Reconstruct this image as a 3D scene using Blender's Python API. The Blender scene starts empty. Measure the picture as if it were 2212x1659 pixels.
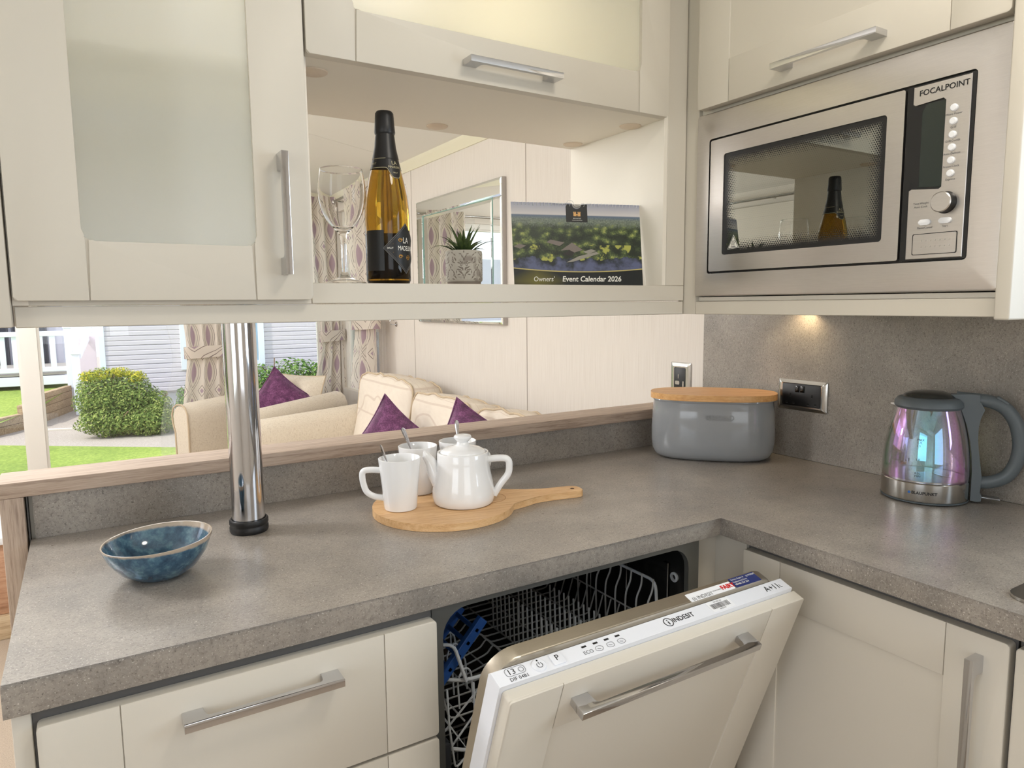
import bpy, bmesh, math, random
from mathutils import Vector, Matrix, noise
random.seed(11)
S = bpy.context.scene
COL = S.collection
PI = math.pi
R = math.radians

# ------------------------------------------------------------------ camera
FPX, YAW, PITCH, ROLL = 1504.86, 0.551986562, -0.113872741, -0.00937678413
fwd = Vector((math.sin(YAW)*math.cos(PITCH), math.cos(YAW)*math.cos(PITCH), math.sin(PITCH)))
rgt = Vector((math.cos(YAW), -math.sin(YAW), 0)); upv = rgt.cross(fwd)
r2 = math.cos(ROLL)*rgt + math.sin(ROLL)*upv
u2 = -math.sin(ROLL)*rgt + math.cos(ROLL)*upv
cd = bpy.data.cameras.new('camera'); cam = bpy.data.objects.new('camera', cd); COL.objects.link(cam)
cd.sensor_width = 36; cd.lens = 36*FPX/2212; cd.clip_start = .02; cd.clip_end = 400
cam.matrix_world = Matrix(((r2.x, u2.x, -fwd.x, 0), (r2.y, u2.y, -fwd.y, 0), (r2.z, u2.z, -fwd.z, 1.342), (0, 0, 0, 1)))
S.camera = cam

# ------------------------------------------------------------------ world, sun, lights, exposure
S.view_settings.view_transform = 'Standard'; S.view_settings.look = 'None'
S.view_settings.gamma = 1; S.view_settings.use_curve_mapping = False
S.view_settings.exposure = 0.0
W = bpy.data.worlds.new('sky'); S.world = W; W.use_nodes = True
wt = W.node_tree; wb = wt.nodes['Background']
sk = wt.nodes.new('ShaderNodeTexSky'); sk.sky_type = 'NISHITA'; sk.sun_disc = False
sk.sun_elevation = R(48); sk.sun_rotation = R(-75); sk.air_density = .8; sk.dust_density = 3.0; sk.ozone_density = 1.0
wm = wt.nodes.new('ShaderNodeMix'); wm.data_type = 'RGBA'; wm.inputs[0].default_value = .45
wt.links.new(sk.outputs[0], wm.inputs[6]); wm.inputs[7].default_value = (7, 7.4, 8, 1)
wt.links.new(wm.outputs[2], wb.inputs[0]); wb.inputs[1].default_value = .34


def lamp(name, typ, loc, energy, color=(1, 1, 1), rot=None, to=None, **kw):
    d = bpy.data.lights.new(name, typ); d.energy = energy; d.color = color
    for k, v in kw.items(): setattr(d, k, v)
    o = bpy.data.objects.new(name, d); COL.objects.link(o); o.location = loc
    if to is not None:
        o.rotation_euler = (Vector(to)-Vector(loc)).to_track_quat('-Z', 'Y').to_euler()
    return o


lamp('sun', 'SUN', (-8, 4, 10), 3.6, (1, .96, .88), to=(-8+.64, 4+.22, 10-.74), angle=R(2))
# daylight of the kitchen windows that lie behind and beside the camera
lamp('sink_window_daylight', 'AREA', (1.64, -.30, 1.50), 13, (.72, .86, 1), to=(0, -.30, 1.50), shape='RECTANGLE', size=.9, size_y=.8)
lamp('kitchen_window_daylight', 'AREA', (-1.90, -.35, 1.45), 10, (.84, .92, 1), to=(1, -.35, 1.45), shape='RECTANGLE', size=1.5, size_y=1.1)
lamp('rear_window_daylight', 'AREA', (-.1, -2.15, 1.40), 12, (.86, .93, 1), to=(-.1, 0, 1.40), shape='RECTANGLE', size=1.5, size_y=1.2)
# added overhead fill lights to brighten kitchen and lounge, no fixtures there
for lx, ly, lz, e, sz in ((.78, .22, 2.26, 6.5, .34), (-.1, 2.6, 2.36, 7, 1.3), (-.1, 4.0, 2.36, 8, 1.3)):
    lamp('ceiling_fill_light', 'AREA', (lx, ly, lz), e, (1, .93, .82) if sz < 1 else (.93, .96, 1), to=(lx, ly, 0), shape='DISK', size=sz)
for lx, ly, e in ((-.80, 2.0, 46), (-1.35, 4.5, 40)):  # added unseen fill points that lift the lounge ceiling, walls and frosted door
    lamp('lounge_fill_light', 'POINT', (lx, ly, 1.80), e, (.95, .97, 1), shadow_soft_size=.16)
lamp('under_cabinet_spot', 'SPOT', (1.632, 1.172, 1.334), 1.5, (1, .76, .45), to=(1.640, 1.172, .9), spot_size=R(150), spot_blend=.7, shadow_soft_size=.02)
lamp('wall_cabinet_light', 'AREA', (.22, 1.33, 2.05), .35, (1, .80, .48), to=(.22, 1.30, 1), shape='DISK', size=.07)
lamp('flap_cabinet_light', 'AREA', (.68, 1.33, 2.03), .55, (1, .80, .48), to=(.68, 1.30, 1), shape='DISK', size=.07)

# ------------------------------------------------------------------ material helpers


def srgb(r, g, b, a=1):
    f = lambda c: c/12.92/255 if c <= 10 else ((c/255+.055)/1.055)**2.4
    return (f(r), f(g), f(b), a)


class NT:
    def __init__(s, name):
        s.m = bpy.data.materials.new(name); s.m.use_nodes = True
        s.t = s.m.node_tree; s.p = s.t.nodes['Principled BSDF']; s.o = s.t.nodes['Material Output']

    def n(s, typ, ins=None, **kw):
        x = s.t.nodes.new('ShaderNode'+typ)
        for k, v in kw.items(): setattr(x, k, v)
        for k, v in (ins or {}).items(): s.set(x.inputs[k], v)
        return x

    def set(s, sock, v):
        if isinstance(v, bpy.types.NodeSocket): s.t.links.new(v, sock)
        else: sock.default_value = v

    def math(s, op, a, b=None, c=None):
        x = s.n('Math', operation=op)
        for i, v in enumerate((a, b, c)):
            if v is not None: s.set(x.inputs[i], v)
        return x.outputs[0]

    def mix(s, f, a, b, mode='MIX'):
        x = s.n('Mix', data_type='RGBA', blend_type=mode)
        s.set(x.inputs[0], f); s.set(x.inputs[6], a); s.set(x.inputs[7], b)
        return x.outputs[2]

    def ramp(s, f, stops, interp='LINEAR'):
        x = s.n('ValToRGB'); s.set(x.inputs[0], f); x.color_ramp.interpolation = interp
        e = x.color_ramp.elements
        while len(e) < len(stops): e.new(.5)
        for i, (p, c) in enumerate(stops):
            e[i].position = p; e[i].color = c if len(c) == 4 else (*c, 1)
        return x.outputs[0]

    def co(s, kind='Object', scale=(1, 1, 1), rot=(0, 0, 0)):
        tc = s.n('TexCoord'); mp = s.n('Mapping', {0: tc.outputs[kind], 3: scale, 2: rot}); return mp.outputs[0]

    def noise(s, co, scale, detail=3, rough=.5, dist=0):
        return s.n('TexNoise', {'Vector': co, 'Scale': scale, 'Detail': detail, 'Roughness': rough, 'Distortion': dist}).outputs[0]

    def bump(s, h, strength=.2, dist=.002):
        b = s.n('Bump', {'Height': h, 'Strength': strength, 'Distance': dist}); s.set(s.p.inputs['Normal'], b.outputs[0])

    def pr(s, **kw):
        for k, v in kw.items(): s.set(s.p.inputs[k.replace('_', ' ')], v)
        return s

    def surf(s, sh): s.t.links.new(sh, s.o.inputs[0])


def plain(name, col, rough=.5, metal=0, **kw):
    t = NT(name); t.pr(Base_Color=srgb(*col), Roughness=rough, Metallic=metal)
    for k, v in kw.items(): t.set(t.p.inputs[k.replace('_', ' ')], v)
    return t.m


MT = {}


def painted(name, col, rough):
    t = NT(name); c = t.co()
    n = t.noise(c, 260, 2)
    t.pr(Base_Color=srgb(*col), Roughness=rough); t.bump(n, .04, .0006); return t.m


MT['cream'] = painted('cream_satin', (212, 205, 192), .42)
MT['cream_in'] = plain('cream_inside', (238, 231, 218), .5)
MT['gap'] = plain('shadow_gap_board', (92, 90, 88), .6)


def worktop_mat():
    t = NT('stone_laminate'); c = t.co()
    a = t.noise(c, 9, 6, .6); b = t.noise(t.co(scale=(1, 1.8, 1)), 120, 5, .7); d = t.noise(c, 420, 2, .6)
    base = t.ramp(a, [(.3, srgb(138, 132, 125)), (.5, srgb(153, 145, 136)), (.68, srgb(166, 158, 148))])
    dk = t.mix(t.math('MULTIPLY', t.ramp(b, [(.34, (1, 1, 1)), (.52, (0, 0, 0))]), .45), base, srgb(100, 93, 87))
    lt = t.mix(t.ramp(d, [(.62, (0, 0, 0)), (.70, (.85, .85, .85))]), dk, srgb(216, 210, 202))
    lt = t.mix(t.ramp(t.noise(c, 300, 2), [(.30, (.7, .7, .7)), (.40, (0, 0, 0))]), lt, srgb(92, 85, 79))
    t.pr(Base_Color=lt, Roughness=t.ramp(b, [(.3, (.34, .34, .34)), (.7, (.26, .26, .26))]))
    t.p.inputs['Specular IOR Level'].default_value = .7
    t.bump(d, .12, .0008); return t.m


MT['stone'] = worktop_mat()


def wood(name, cols, rot=(0, 0, 0), sc=(1, 14, 14), rough=.55, bump=.25, fine=5):
    t = NT(name); c = t.co(scale=sc, rot=rot)
    a = t.noise(c, 5*fine/5, 5, .6, .3); b = t.noise(c, 28*fine/5, 3, .6)
    f = t.math('ADD', t.math('MULTIPLY', a, .6), t.math('MULTIPLY', b, .4))
    t.pr(Base_Color=t.ramp(f, [(.34, srgb(*cols[0])), (.5, srgb(*cols[1])), (.66, srgb(*cols[2]))]), Roughness=rough)
    t.bump(b, bump, .001); return t.m


MT['oak'] = wood('grey_oak_along', [(150, 128, 112), (188, 167, 149), (204, 185, 168)], sc=(1.2, 30, 30))
MT['oak_v'] = wood('grey_oak_upright', [(150, 128, 112), (188, 167, 149), (204, 185, 168)], sc=(30, 30, 1.2))
MT['bamboo'] = wood('bamboo', [(204, 154, 104), (226, 182, 130), (236, 198, 150)], sc=(2, 26, 26), rough=.42, bump=.05)
MT['bamboo_lid'] = wood('bamboo_lid_wood', [(196, 140, 82), (218, 164, 102), (230, 184, 126)], sc=(2, 14, 14), rough=.4, bump=.05)
MT['pinewood'] = wood('pink_wood', [(170, 126, 98), (196, 152, 122), (208, 170, 142)], sc=(2, 20, 20))
MT['sleeper'] = wood('weathered_timber', [(112, 92, 70), (160, 138, 108), (196, 176, 144)], sc=(2, 12, 12), rough=.85, bump=.5)

MT['chrome'] = plain('chrome', (205, 205, 208), .08, 1)
MT['satin'] = plain('satin_nickel', (188, 186, 182), .2, 1)
MT['blackrub'] = plain('black_rubber', (24, 24, 26), .45)
MT['black'] = plain('black_plastic', (17, 17, 18), .35)
MT['ink'] = plain('black_print', (22, 21, 22), .6)
MT['greyink'] = plain('grey_print', (96, 96, 98), .6)
MT['whiteink'] = plain('white_print', (240, 238, 230), .6)
MT['white'] = plain('white_plastic', (238, 239, 242), .35)
MT['upvc'] = plain('white_window_plastic', (238, 234, 226), .35)
MT['ceramic'] = plain('white_glaze', (244, 244, 244), .08, Coat_Weight=.5, Coat_Roughness=.03)
MT['gold'] = plain('gold_foil', (214, 164, 84), .3, .8)


def brushed(name, col, axis, rough=.3, bands=True):
    t = NT(name); sc = [160, 160, 160]; sc[axis] = 6
    c = t.co(scale=tuple(sc)); n = t.noise(c, 6, 3, .6)
    t.pr(Metallic=1.0, Roughness=t.ramp(n, [(.3, (rough-.02,)*3), (.7, (rough+.03,)*3)]))
    t.set(t.p.inputs['Base Color'], t.ramp(n, [(.3, srgb(*[x-3 for x in col])), (.7, srgb(*[x+3 for x in col]))]))
    return t.m


MT['steel'] = brushed('brushed_steel', (202, 198, 194), 1, .30)
MT['steel_dark'] = plain('dark_steel', (70, 70, 72), .28, 1)
MT['steelx'] = brushed('brushed_steel_across', (190, 182, 168), 0, .34)
MT['kband'] = plain('polished_steel_band', (200, 198, 194), .16, 1)


def glass(name, col=(1, 1, 1), rough=0., ior=1.45, film=None):
    t = NT(name); t.pr(Base_Color=(*col, 1), Roughness=rough, IOR=ior); t.p.inputs['Transmission Weight'].default_value = 1
    if film:
        t.p.inputs['Thin Film Thickness'].default_value = film[0]; t.p.inputs['Thin Film IOR'].default_value = film[1]
    return t.m


MT['glass'] = glass('clear_glass', ior=1.5)
MT['thinglass'] = glass('thin_wine_glass', ior=1.22)
MT['bottle'] = glass('amber_bottle_glass', (.36, .19, .016), .01, 1.36)
MT['kglass'] = glass('coated_kettle_glass', (.98, .985, 1), 0, 1.5, (394, 2.2))


def pane(name, refl=.5, tint=(1, 1, 1)):
    t = NT(name); fr = t.n('Fresnel', {'IOR': 1.5}); tr = t.n('BsdfTransparent', {0: (*tint, 1)}); gl = t.n('BsdfGlossy', {'Roughness': .0})
    mx = t.n('MixShader', {0: t.math('MULTIPLY', fr.outputs[0], refl), 1: tr.outputs[0], 2: gl.outputs[0]}); t.surf(mx.outputs[0]); return t.m


MT['pane'] = pane('window_pane', .9)


def frosted():
    t = NT('frosted_glass'); rf = t.n('BsdfRefraction', {'Roughness': .42, 'IOR': 1.12, 'Color': (.97, .99, .98, 1)})
    tl = t.n('BsdfTranslucent', {0: (.98, 1, .99, 1)}); df = t.n('BsdfDiffuse', {0: (.85, .88, .87, 1)})
    m1 = t.n('MixShader', {0: .85, 1: rf.outputs[0], 2: tl.outputs[0]}); m2 = t.n('MixShader', {0: .05, 1: m1.outputs[0], 2: df.outputs[0]})
    gl = t.n('BsdfGlossy', {'Roughness': .25}); m3 = t.n('MixShader', {0: .04, 1: m2.outputs[0], 2: gl.outputs[0]}); t.surf(m3.outputs[0]); return t.m


MT['frost'] = frosted()

# ------------------------------------------------------------------ geometry helpers
WL = {}


def obj(name, bm, m, parent=None, local=False, smooth=38, kind=None, label=None):
    """turn a bmesh into ONE mesh object; world coordinates unless local"""
    off = WL.get(parent.name, Vector()) if parent is not None and not local else Vector()
    if off.length: bmesh.ops.translate(bm, verts=bm.verts, vec=-off)
    me = bpy.data.meshes.new(name); bmesh.ops.recalc_face_normals(bm, faces=bm.faces) if smooth != -1 else None
    bm.to_mesh(me); bm.free()
    for mm in (m if isinstance(m, (list, tuple)) else [m]): me.materials.append(mm)
    if smooth and smooth > 0:
        me.shade_smooth() if hasattr(me, 'shade_smooth') else None
        me.set_sharp_from_angle(angle=R(smooth))
    o = bpy.data.objects.new(name, me); COL.objects.link(o)
    if parent is not None: o.parent = parent
    WL[o.name] = off.copy() if parent is not None else Vector()
    if kind: o['kind'] = kind
    if label: o['label'] = label
    return o


def thing(name, label, cat, loc=(0, 0, 0), rotz=0, group=None, kind=None):
    o = bpy.data.objects.new(name, None); COL.objects.link(o); o.location = loc; o.rotation_euler = (0, 0, rotz); o.empty_display_size = .05
    o['label'] = label; o['category'] = cat
    if group: o['group'] = group
    if kind: o['kind'] = kind
    WL[o.name] = Vector(loc); return o


def tag(o, label, cat, group=None):
    o['label'] = label; o['category'] = cat
    if group: o['group'] = group
    return o


def struct(name, bm, m, label=None, **kw):
    o = obj(name, bm, m, None, **kw); o['kind'] = 'structure'
    if label: o['label'] = label
    return o


def B(): return bmesh.new()


def bevel(bm, edges, off, seg=2):
    bmesh.ops.bevel(bm, geom=list(edges), offset=off, segments=seg, affect='EDGES', profile=.5, clamp_overlap=True)


def box(bm, x0, x1, y0, y1, z0, z1, bv=0, seg=2, mx=None, mi=0):
    r = bmesh.ops.create_cube(bm, size=1, matrix=Matrix.Translation(((x0+x1)/2, (y0+y1)/2, (z0+z1)/2)) @ Matrix.Diagonal((abs(x1-x0), abs(y1-y0), abs(z1-z0), 1)))
    vs = r['verts']
    fs = {f for v in vs for f in v.link_faces}
    for f in fs: f.material_index = mi
    if bv:
        es = {e for v in vs for e in v.link_edges}
        q = bmesh.ops.bevel(bm, geom=list(es), offset=bv, segments=seg, affect='EDGES', profile=.5)
        vs = list({v for f in q['faces'] for v in f.verts} | {v for v in vs if v.is_valid})
        for f in q['faces']: f.material_index = mi
    if mx is not None: bmesh.ops.transform(bm, matrix=mx, verts=vs)
    return bm


def prism(bm, pts, c0, c1, f, bv=0, seg=2, mi=0):
    """polygon pts (a,b) extruded from c0 to c1 ; f(a,b,c)->Vector"""
    lo = [bm.verts.new(f(a, b, c0)) for a, b in pts]; hi = [bm.verts.new(f(a, b, c1)) for a, b in pts]
    n = len(pts); fs = [bm.faces.new(lo[::-1]), bm.faces.new(hi)]
    for i in range(n): fs.append(bm.faces.new((lo[i], lo[(i+1) % n], hi[(i+1) % n], hi[i])))
    for q in fs: q.material_index = mi
    if bv:
        es = [e for e in fs[1].edges]
        r = bmesh.ops.bevel(bm, geom=es, offset=bv, segments=seg, affect='EDGES', profile=.5)
        for q in r['faces']: q.material_index = mi
    return bm


def rrect(a0, a1, b0, b1, r, n=5, corners=(1, 1, 1, 1)):
    """rounded rectangle, corners = (bl, br, tr, tl)"""
    out = []
    for (ca, cb, s, k) in ((a0, b0, 180, 0), (a1, b0, 270, 1), (a1, b1, 0, 2), (a0, b1, 90, 3)):
        if not corners[k] or r <= 0: out.append((ca, cb)); continue
        oa = ca + (r if ca == a0 else -r); ob = cb + (r if cb == b0 else -r)
        for i in range(n+1):
            t = R(s + 90*i/n); out.append((oa+r*math.cos(t), ob+r*math.sin(t)))
    return out


def ringplate(bm, outer, inner, c0, c1, f, mi=0):
    """plate with a hole: outer and inner loops with equal counts"""
    n = len(outer); L = []
    for pts in (outer, inner):
        for c in (c0, c1): L.append([bm.verts.new(f(a, b, c)) for a, b in pts])
    o0, o1, i0, i1 = L
    for i in range(n):
        j = (i+1) % n
        for q in ((o0[i], o0[j], o1[j], o1[i]), (i0[j], i0[i], i1[i], i1[j]), (o1[i], o1[j], i1[j], i1[i]), (o0[j], o0[i], i0[i], i0[j])):
            bm.faces.new(q).material_index = mi
    return bm


def lathe(bm, prof, seg=40, f=None, sx=1, sy=1, closed=False):
    f = f or (lambda x, y, z: Vector((x, y, z)))
    rings = []
    for r, z in prof:
        if r < 1e-6: rings.append([bm.verts.new(f(0, 0, z))])
        else: rings.append([bm.verts.new(f(r*sx*math.cos(2*PI*i/seg), r*sy*math.sin(2*PI*i/seg), z)) for i in range(seg)])
    pr = list(zip(rings, rings[1:]))
    if closed: pr.append((rings[-1], rings[0]))
    for a, b in pr:
        for i in range(seg):
            j = (i+1) % seg
            if len(a) == 1 and len(b) == 1: continue
            if len(a) == 1: bm.faces.new((a[0], b[j], b[i]))
            elif len(b) == 1: bm.faces.new((a[i], a[j], b[0]))
            else: bm.faces.new((a[i], a[j], b[j], b[i]))
    return bm


def smoothpath(pts, n=6, closed=False):
    P = [Vector(p) for p in pts]; out = []
    m = len(P); rng = range(m if closed else m-1)
    for i in rng:
        g = lambda k: P[k % m] if closed else P[max(0, min(m-1, k))]
        p0, p1, p2, p3 = g(i-1), g(i), g(i+1), g(i+2)
        for k in range(n):
            t = k/n
            out.append(.5*((2*p1)+(-p0+p2)*t+(2*p0-5*p1+4*p2-p3)*t*t+(-p0+3*p1-3*p2+p3)*t**3))
    if not closed: out.append(P[-1].copy())
    return out


def rounded(pts, r, n=4, closed=False):
    """polyline with rounded corners"""
    P = [Vector(p) for p in pts]; out = []; m = len(P)
    for i in range(m):
        if not closed and i in (0, m-1): out.append(P[i]); continue
        a, b, c = P[i-1], P[i], P[(i+1) % m]
        d1 = (a-b); d2 = (c-b); q = min(r, d1.length*.48, d2.length*.48)
        s, e = b+d1.normalized()*q, b+d2.normalized()*q
        for k in range(n+1):
            t = k/n; out.append((1-t)**2*s+2*t*(1-t)*b+t*t*e)
    return out


def tube(bm, pts, r, seg=8, closed=False, ry=1., up=None, square=False):
    P = [Vector(p) for p in pts]; n = len(P)
    rr = r if isinstance(r, (list, tuple)) else [r]*n
    T = []
    for i in range(n):
        a = P[i-1] if (i > 0 or closed) else P[i]; b = P[(i+1) % n] if (i < n-1 or closed) else P[i]
        T.append((b-a).normalized())
    N = Vector(up) if up is not None else (Vector((0, 0, 1)) if abs(T[0].z) < .9 else Vector((1, 0, 0)))
    rings = []
    for i in range(n):
        N = (N - T[i]*N.dot(T[i])).normalized(); Bn = T[i].cross(N); ring = []
        for k in range(seg):
            t = 2*PI*k/seg; ca, sa = math.cos(t), math.sin(t)
            if square:
                e = .35; ca = math.copysign(abs(ca)**e, ca); sa = math.copysign(abs(sa)**e, sa)
            ring.append(bm.verts.new(P[i]+N*(ca*rr[i])+Bn*(sa*rr[i]*ry)))
        rings.append(ring)
    pr = list(zip(rings, rings[1:]))
    if closed: pr.append((rings[-1], rings[0]))
    for a, b in pr:
        for k in range(seg):
            j = (k+1) % seg; bm.faces.new((a[k], a[j], b[j], b[k]))
    if not closed:
        bm.faces.new(rings[0][::-1]); bm.faces.new(rings[-1])
    return bm


def rod(bm, a, b, r, seg=6): return tube(bm, [a, b], r, seg)


_txt = {}


def text(name, s, size, m, parent, f, align='CENTER', ext=0., bold=0., spacing=1., shear=0., local=False, xs=1.):
    cu = bpy.data.curves.new(name, 'FONT'); cu.body = s; cu.size = size; cu.align_x = align; cu.align_y = 'CENTER'
    cu.extrude = ext; cu.offset = bold; cu.space_character = spacing; cu.shear = shear; cu.resolution_u = 3
    o = bpy.data.objects.new(name, cu); COL.objects.link(o)
    dg = bpy.context.evaluated_depsgraph_get(); me = bpy.data.meshes.new_from_object(o.evaluated_get(dg))
    bpy.data.objects.remove(o); bpy.data.curves.remove(cu)
    bm = B(); bm.from_mesh(me); bpy.data.meshes.remove(me)
    for v in bm.verts: v.co = f(v.co.x*xs, v.co.y, v.co.z)
    return obj(name, bm, m, parent, local=local, smooth=0)


def fpoly(bm, pts, f, mi=0):
    q = bm.faces.new([bm.verts.new(f(a, b)) for a, b in pts]); q.material_index = mi; return q


def copy_tree(o, parent=None):
    c = o.copy(); COL.objects.link(c)
    if parent is not None: c.parent = parent
    WL[c.name] = WL.get(o.name, Vector())
    for ch in list(o.children): copy_tree(ch, c)
    return c

# ================================================================== ROOM SHELL
XW, YF, XL, YB = 1.675, 5.32, -1.95, -2.2      # right wall, front wall, left wall, back wall
SL = .166; ZE = 2.155
SEAMS = [YB, 0.15, 1.37, 2.59, 3.81, YF]


def wallpaper():
    t = NT('lined_wallpaper'); c = t.co(scale=(1, 430, 5)); n = t.noise(c, 1.0, 4, .7)
    t.pr(Base_Color=t.ramp(n, [(.32, srgb(217, 208, 198)), (.5, srgb(228, 220, 211)), (.68, srgb(232, 225, 217))]), Roughness=.6)
    t.bump(n, .15, .0008); return t.m


MT['wall'] = wallpaper()
MT['wallplain'] = plain('plain_cream_wall', (230, 222, 211), .6)
MT['ceil'] = plain('ceiling_board', (238, 234, 227), .7)
MT['cornice'] = plain('cornice_cream', (236, 230, 206), .55)


def carpet_mat():
    t = NT('beige_carpet'); c = t.co(); n = t.noise(c, 420, 3, .7); b = t.noise(c, 90, 2)
    t.pr(Base_Color=t.ramp(n, [(.3, srgb(162, 142, 122)), (.55, srgb(204, 186, 166)), (.75, srgb(222, 206, 188))]), Roughness=.95)
    t.bump(n, .8, .004); return t.m


bm = B(); box(bm, XL-.1, XW+.1, YB-.1, YF+.1, -.05, 0); struct('floor', bm, carpet_mat(), 'beige carpeted floor')
# right wall: one backing and 1.22 m boards with thin recessed joints; a window opening at the far end
WY0, WY1, WZ0, WZ1 = 4.40, 5.20, .72, 2.03
wr = thing('wall_right', 'cream lined panel wall on the right', 'wall', (XW, 0, 0)); del wr['category']; wr['kind'] = 'structure'
bm = B(); box(bm, XW+.012, XW+.10, YB, WY0, 0, 2.6); box(bm, XW+.012, XW+.10, WY0, WY1, 0, WZ0); box(bm, XW+.012, XW+.10, WY0, WY1, WZ1, 2.6); box(bm, XW+.012, XW+.10, WY1, YF+.1, 0, 2.6)
obj('backing', bm, MT['wallplain'], wr)
for a, b in zip(SEAMS, SEAMS[1:]):
    g = .0015
    bm = B()
    if b < WY0: box(bm, XW, XW+.012, a+g, b-g, 0, ZE+.05, .001, 1)
    else:
        box(bm, XW, XW+.012, a+g, WY0, 0, ZE+.05); box(bm, XW, XW+.012, WY0, WY1, 0, WZ0); box(bm, XW, XW+.012, WY0, WY1, WZ1, ZE+.05); box(bm, XW, XW+.012, WY1, b, 0, ZE+.05)
    obj('panel', bm, MT['wall'], wr)
bm = B()
for a in SEAMS[2:5]: box(bm, XW-.0004, XW+.004, a-.0025, a+.0025, 0, ZE)
obj('joint_strip', bm, plain('joint_line', (150, 138, 126), .7), wr)
bm = B(); prism(bm, [(.002, 0), (-.008, 0), (-.011, .006), (-.026, .030), (-.036, .044), (-.036, .085), (.002, .085)], 1.56, YF, lambda a, b, c: Vector((XW+a, c, ZE-.045+b)))
struct('trim_1', bm, MT['cornice'], 'cream cornice along the top of the right wall')
# front wall: patio doors, window
DX0, DX1, DZ1 = -1.34, .72, 2.03
NX0, NX1, NZ0 = .90, 1.61, .62
bm = B()
for x0, x1, z0, z1 in ((XL, DX0, 0, 2.6), (DX0, DX1, DZ1, 2.6), (DX1, NX0, 0, 2.6), (NX0, NX1, 0, NZ0), (NX0, NX1, DZ1, 2.6), (NX1, XW+.012, 0, 2.6)):
    box(bm, x0, x1, YF, YF+.09, z0, z1)
struct('wall_front', bm, MT['wallplain'], 'cream end wall of the lounge with patio doors')
bm = B()
for sx, x0, x1 in ((1, (XL+XW)/2, XW), (-1, XL, (XL+XW)/2)):
    zf = lambda x: ZE + SL*min(XW-x, x-XL)
    prism(bm, [(.002, 0), (-.008, 0), (-.011, .006), (-.026, .030), (-.036, .044), (-.036, .085), (.002, .085)], x0, x1, lambda a, b, c: Vector((c, YF+a, zf(c)-.045+b)))
struct('trim_2', bm, MT['cornice'], 'cream cornice along the top of the front wall')
# left wall with a wide window in the lounge and a kitchen window
LW = [(2.1, 4.5, .75, 2.0), (-1.15, .45, .85, 2.0)]
bm = B(); ys = [YB, -1.15, .45, 2.1, 4.5, YF+.09]
for i, (a, b) in enumerate(zip(ys, ys[1:])):
    w_ = [q for q in LW if q[0] == a]
    if w_: box(bm, XL-.09, XL, a, b, 0, w_[0][2]); box(bm, XL-.09, XL, a, b, w_[0][3], 2.6)
    else: box(bm, XL-.09, XL, a, b, 0, 2.6)
struct('wall_left', bm, MT['wallplain'], 'cream wall on the left with the wide lounge window')
bm = B(); box(bm, XL, XW, YB-.09, YB, 0, 2.6); struct('wall_back', bm, MT['wallplain'], 'plain cream wall behind the kitchen')
ce = thing('ceiling', 'cream vaulted ceiling of long boards', 'ceiling', (0, 0, ZE)); del ce['category']; ce['kind'] = 'structure'
xm = (XL+XW)/2
for a, b in zip(SEAMS, SEAMS[1:]):
    for x0, x1 in ((XL, xm), (xm, XW+.01)):
        zf = lambda x: ZE + SL*min(XW-x, x-XL)
        bm = B(); prism(bm, [(x0, zf(x0)), (x1, zf(x1)), (x1, zf(x1)+.02), (x0, zf(x0)+.02)], a+.002, b-.002, lambda p, q, c: Vector((p, c, q)))
        obj('panel', bm, MT['ceil'], ce)
bm = B()
for x0, x1 in ((XL-.1, xm), (xm, XW+.11)):
    zf = lambda x: ZE + SL*min(XW-x, x-XL)
    prism(bm, [(x0, zf(x0)+.022), (x1, zf(x1)+.022), (x1, zf(x1)+.1), (x0, zf(x0)+.1)], YB-.1, YF+.12, lambda p, q, c: Vector((p, c, q)))
obj('roof_board', bm, MT['gap'], ce)


def window(name, label, rects, f, fr=.05, d0=-.02, d1=.05, handle=None):
    """window with one frame ring and one pane per rect (a0,a1,b0,b1); f(a,b,c) c towards the room"""
    w_ = thing(name, label, 'window', f((rects[0][0]+rects[-1][1])/2, rects[0][2], 0)); del w_['category']; w_['kind'] = 'structure'
    for a0, a1, b0, b1 in rects:
        bm = B(); o_ = rrect(a0, a1, b0, b1, 0); i_ = rrect(a0+fr, a1-fr, b0+fr, b1-fr, 0)
        ringplate(bm, o_, i_, -d1, d0+.03, f); i2 = rrect(a0+fr+.015, a1-fr-.015, b0+fr+.015, b1-fr-.015, 0)
        ringplate(bm, rrect(a0+fr-.002, a1-fr+.002, b0+fr-.002, b1-fr+.002, 0), i2, -d1+.01, d0+.018, f)
        fo = obj('window_frame', bm, MT['upvc'], w_)
        bm = B(); prism(bm, rrect(a0+fr+.008, a1-fr-.008, b0+fr+.008, b1-fr-.008, 0), -.018, -.012, f); obj('pane', bm, MT['pane'], w_)
    if handle:
        a, b = handle; bm = B(); q = f(a, b, .012)
        prism(bm, rrect(a-.012, a+.012, b-.03, b+.03, .006), 0, .022, f); prism(bm, rrect(a-.009, a+.10, b+.008, b+.026, .006), .03, .042, f, .003); prism(bm, rrect(a-.008, a+.008, b+.006, b+.024, .004), .02, .035, f)
        ho = obj('handle', bm, MT['white'], w_)
        bm = B(); prism(bm, rrect(a+.088, a+.102, b+.006, b+.027, .004), .028, .045, f); obj('button', bm, MT['black'], ho)
    return w_


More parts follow.
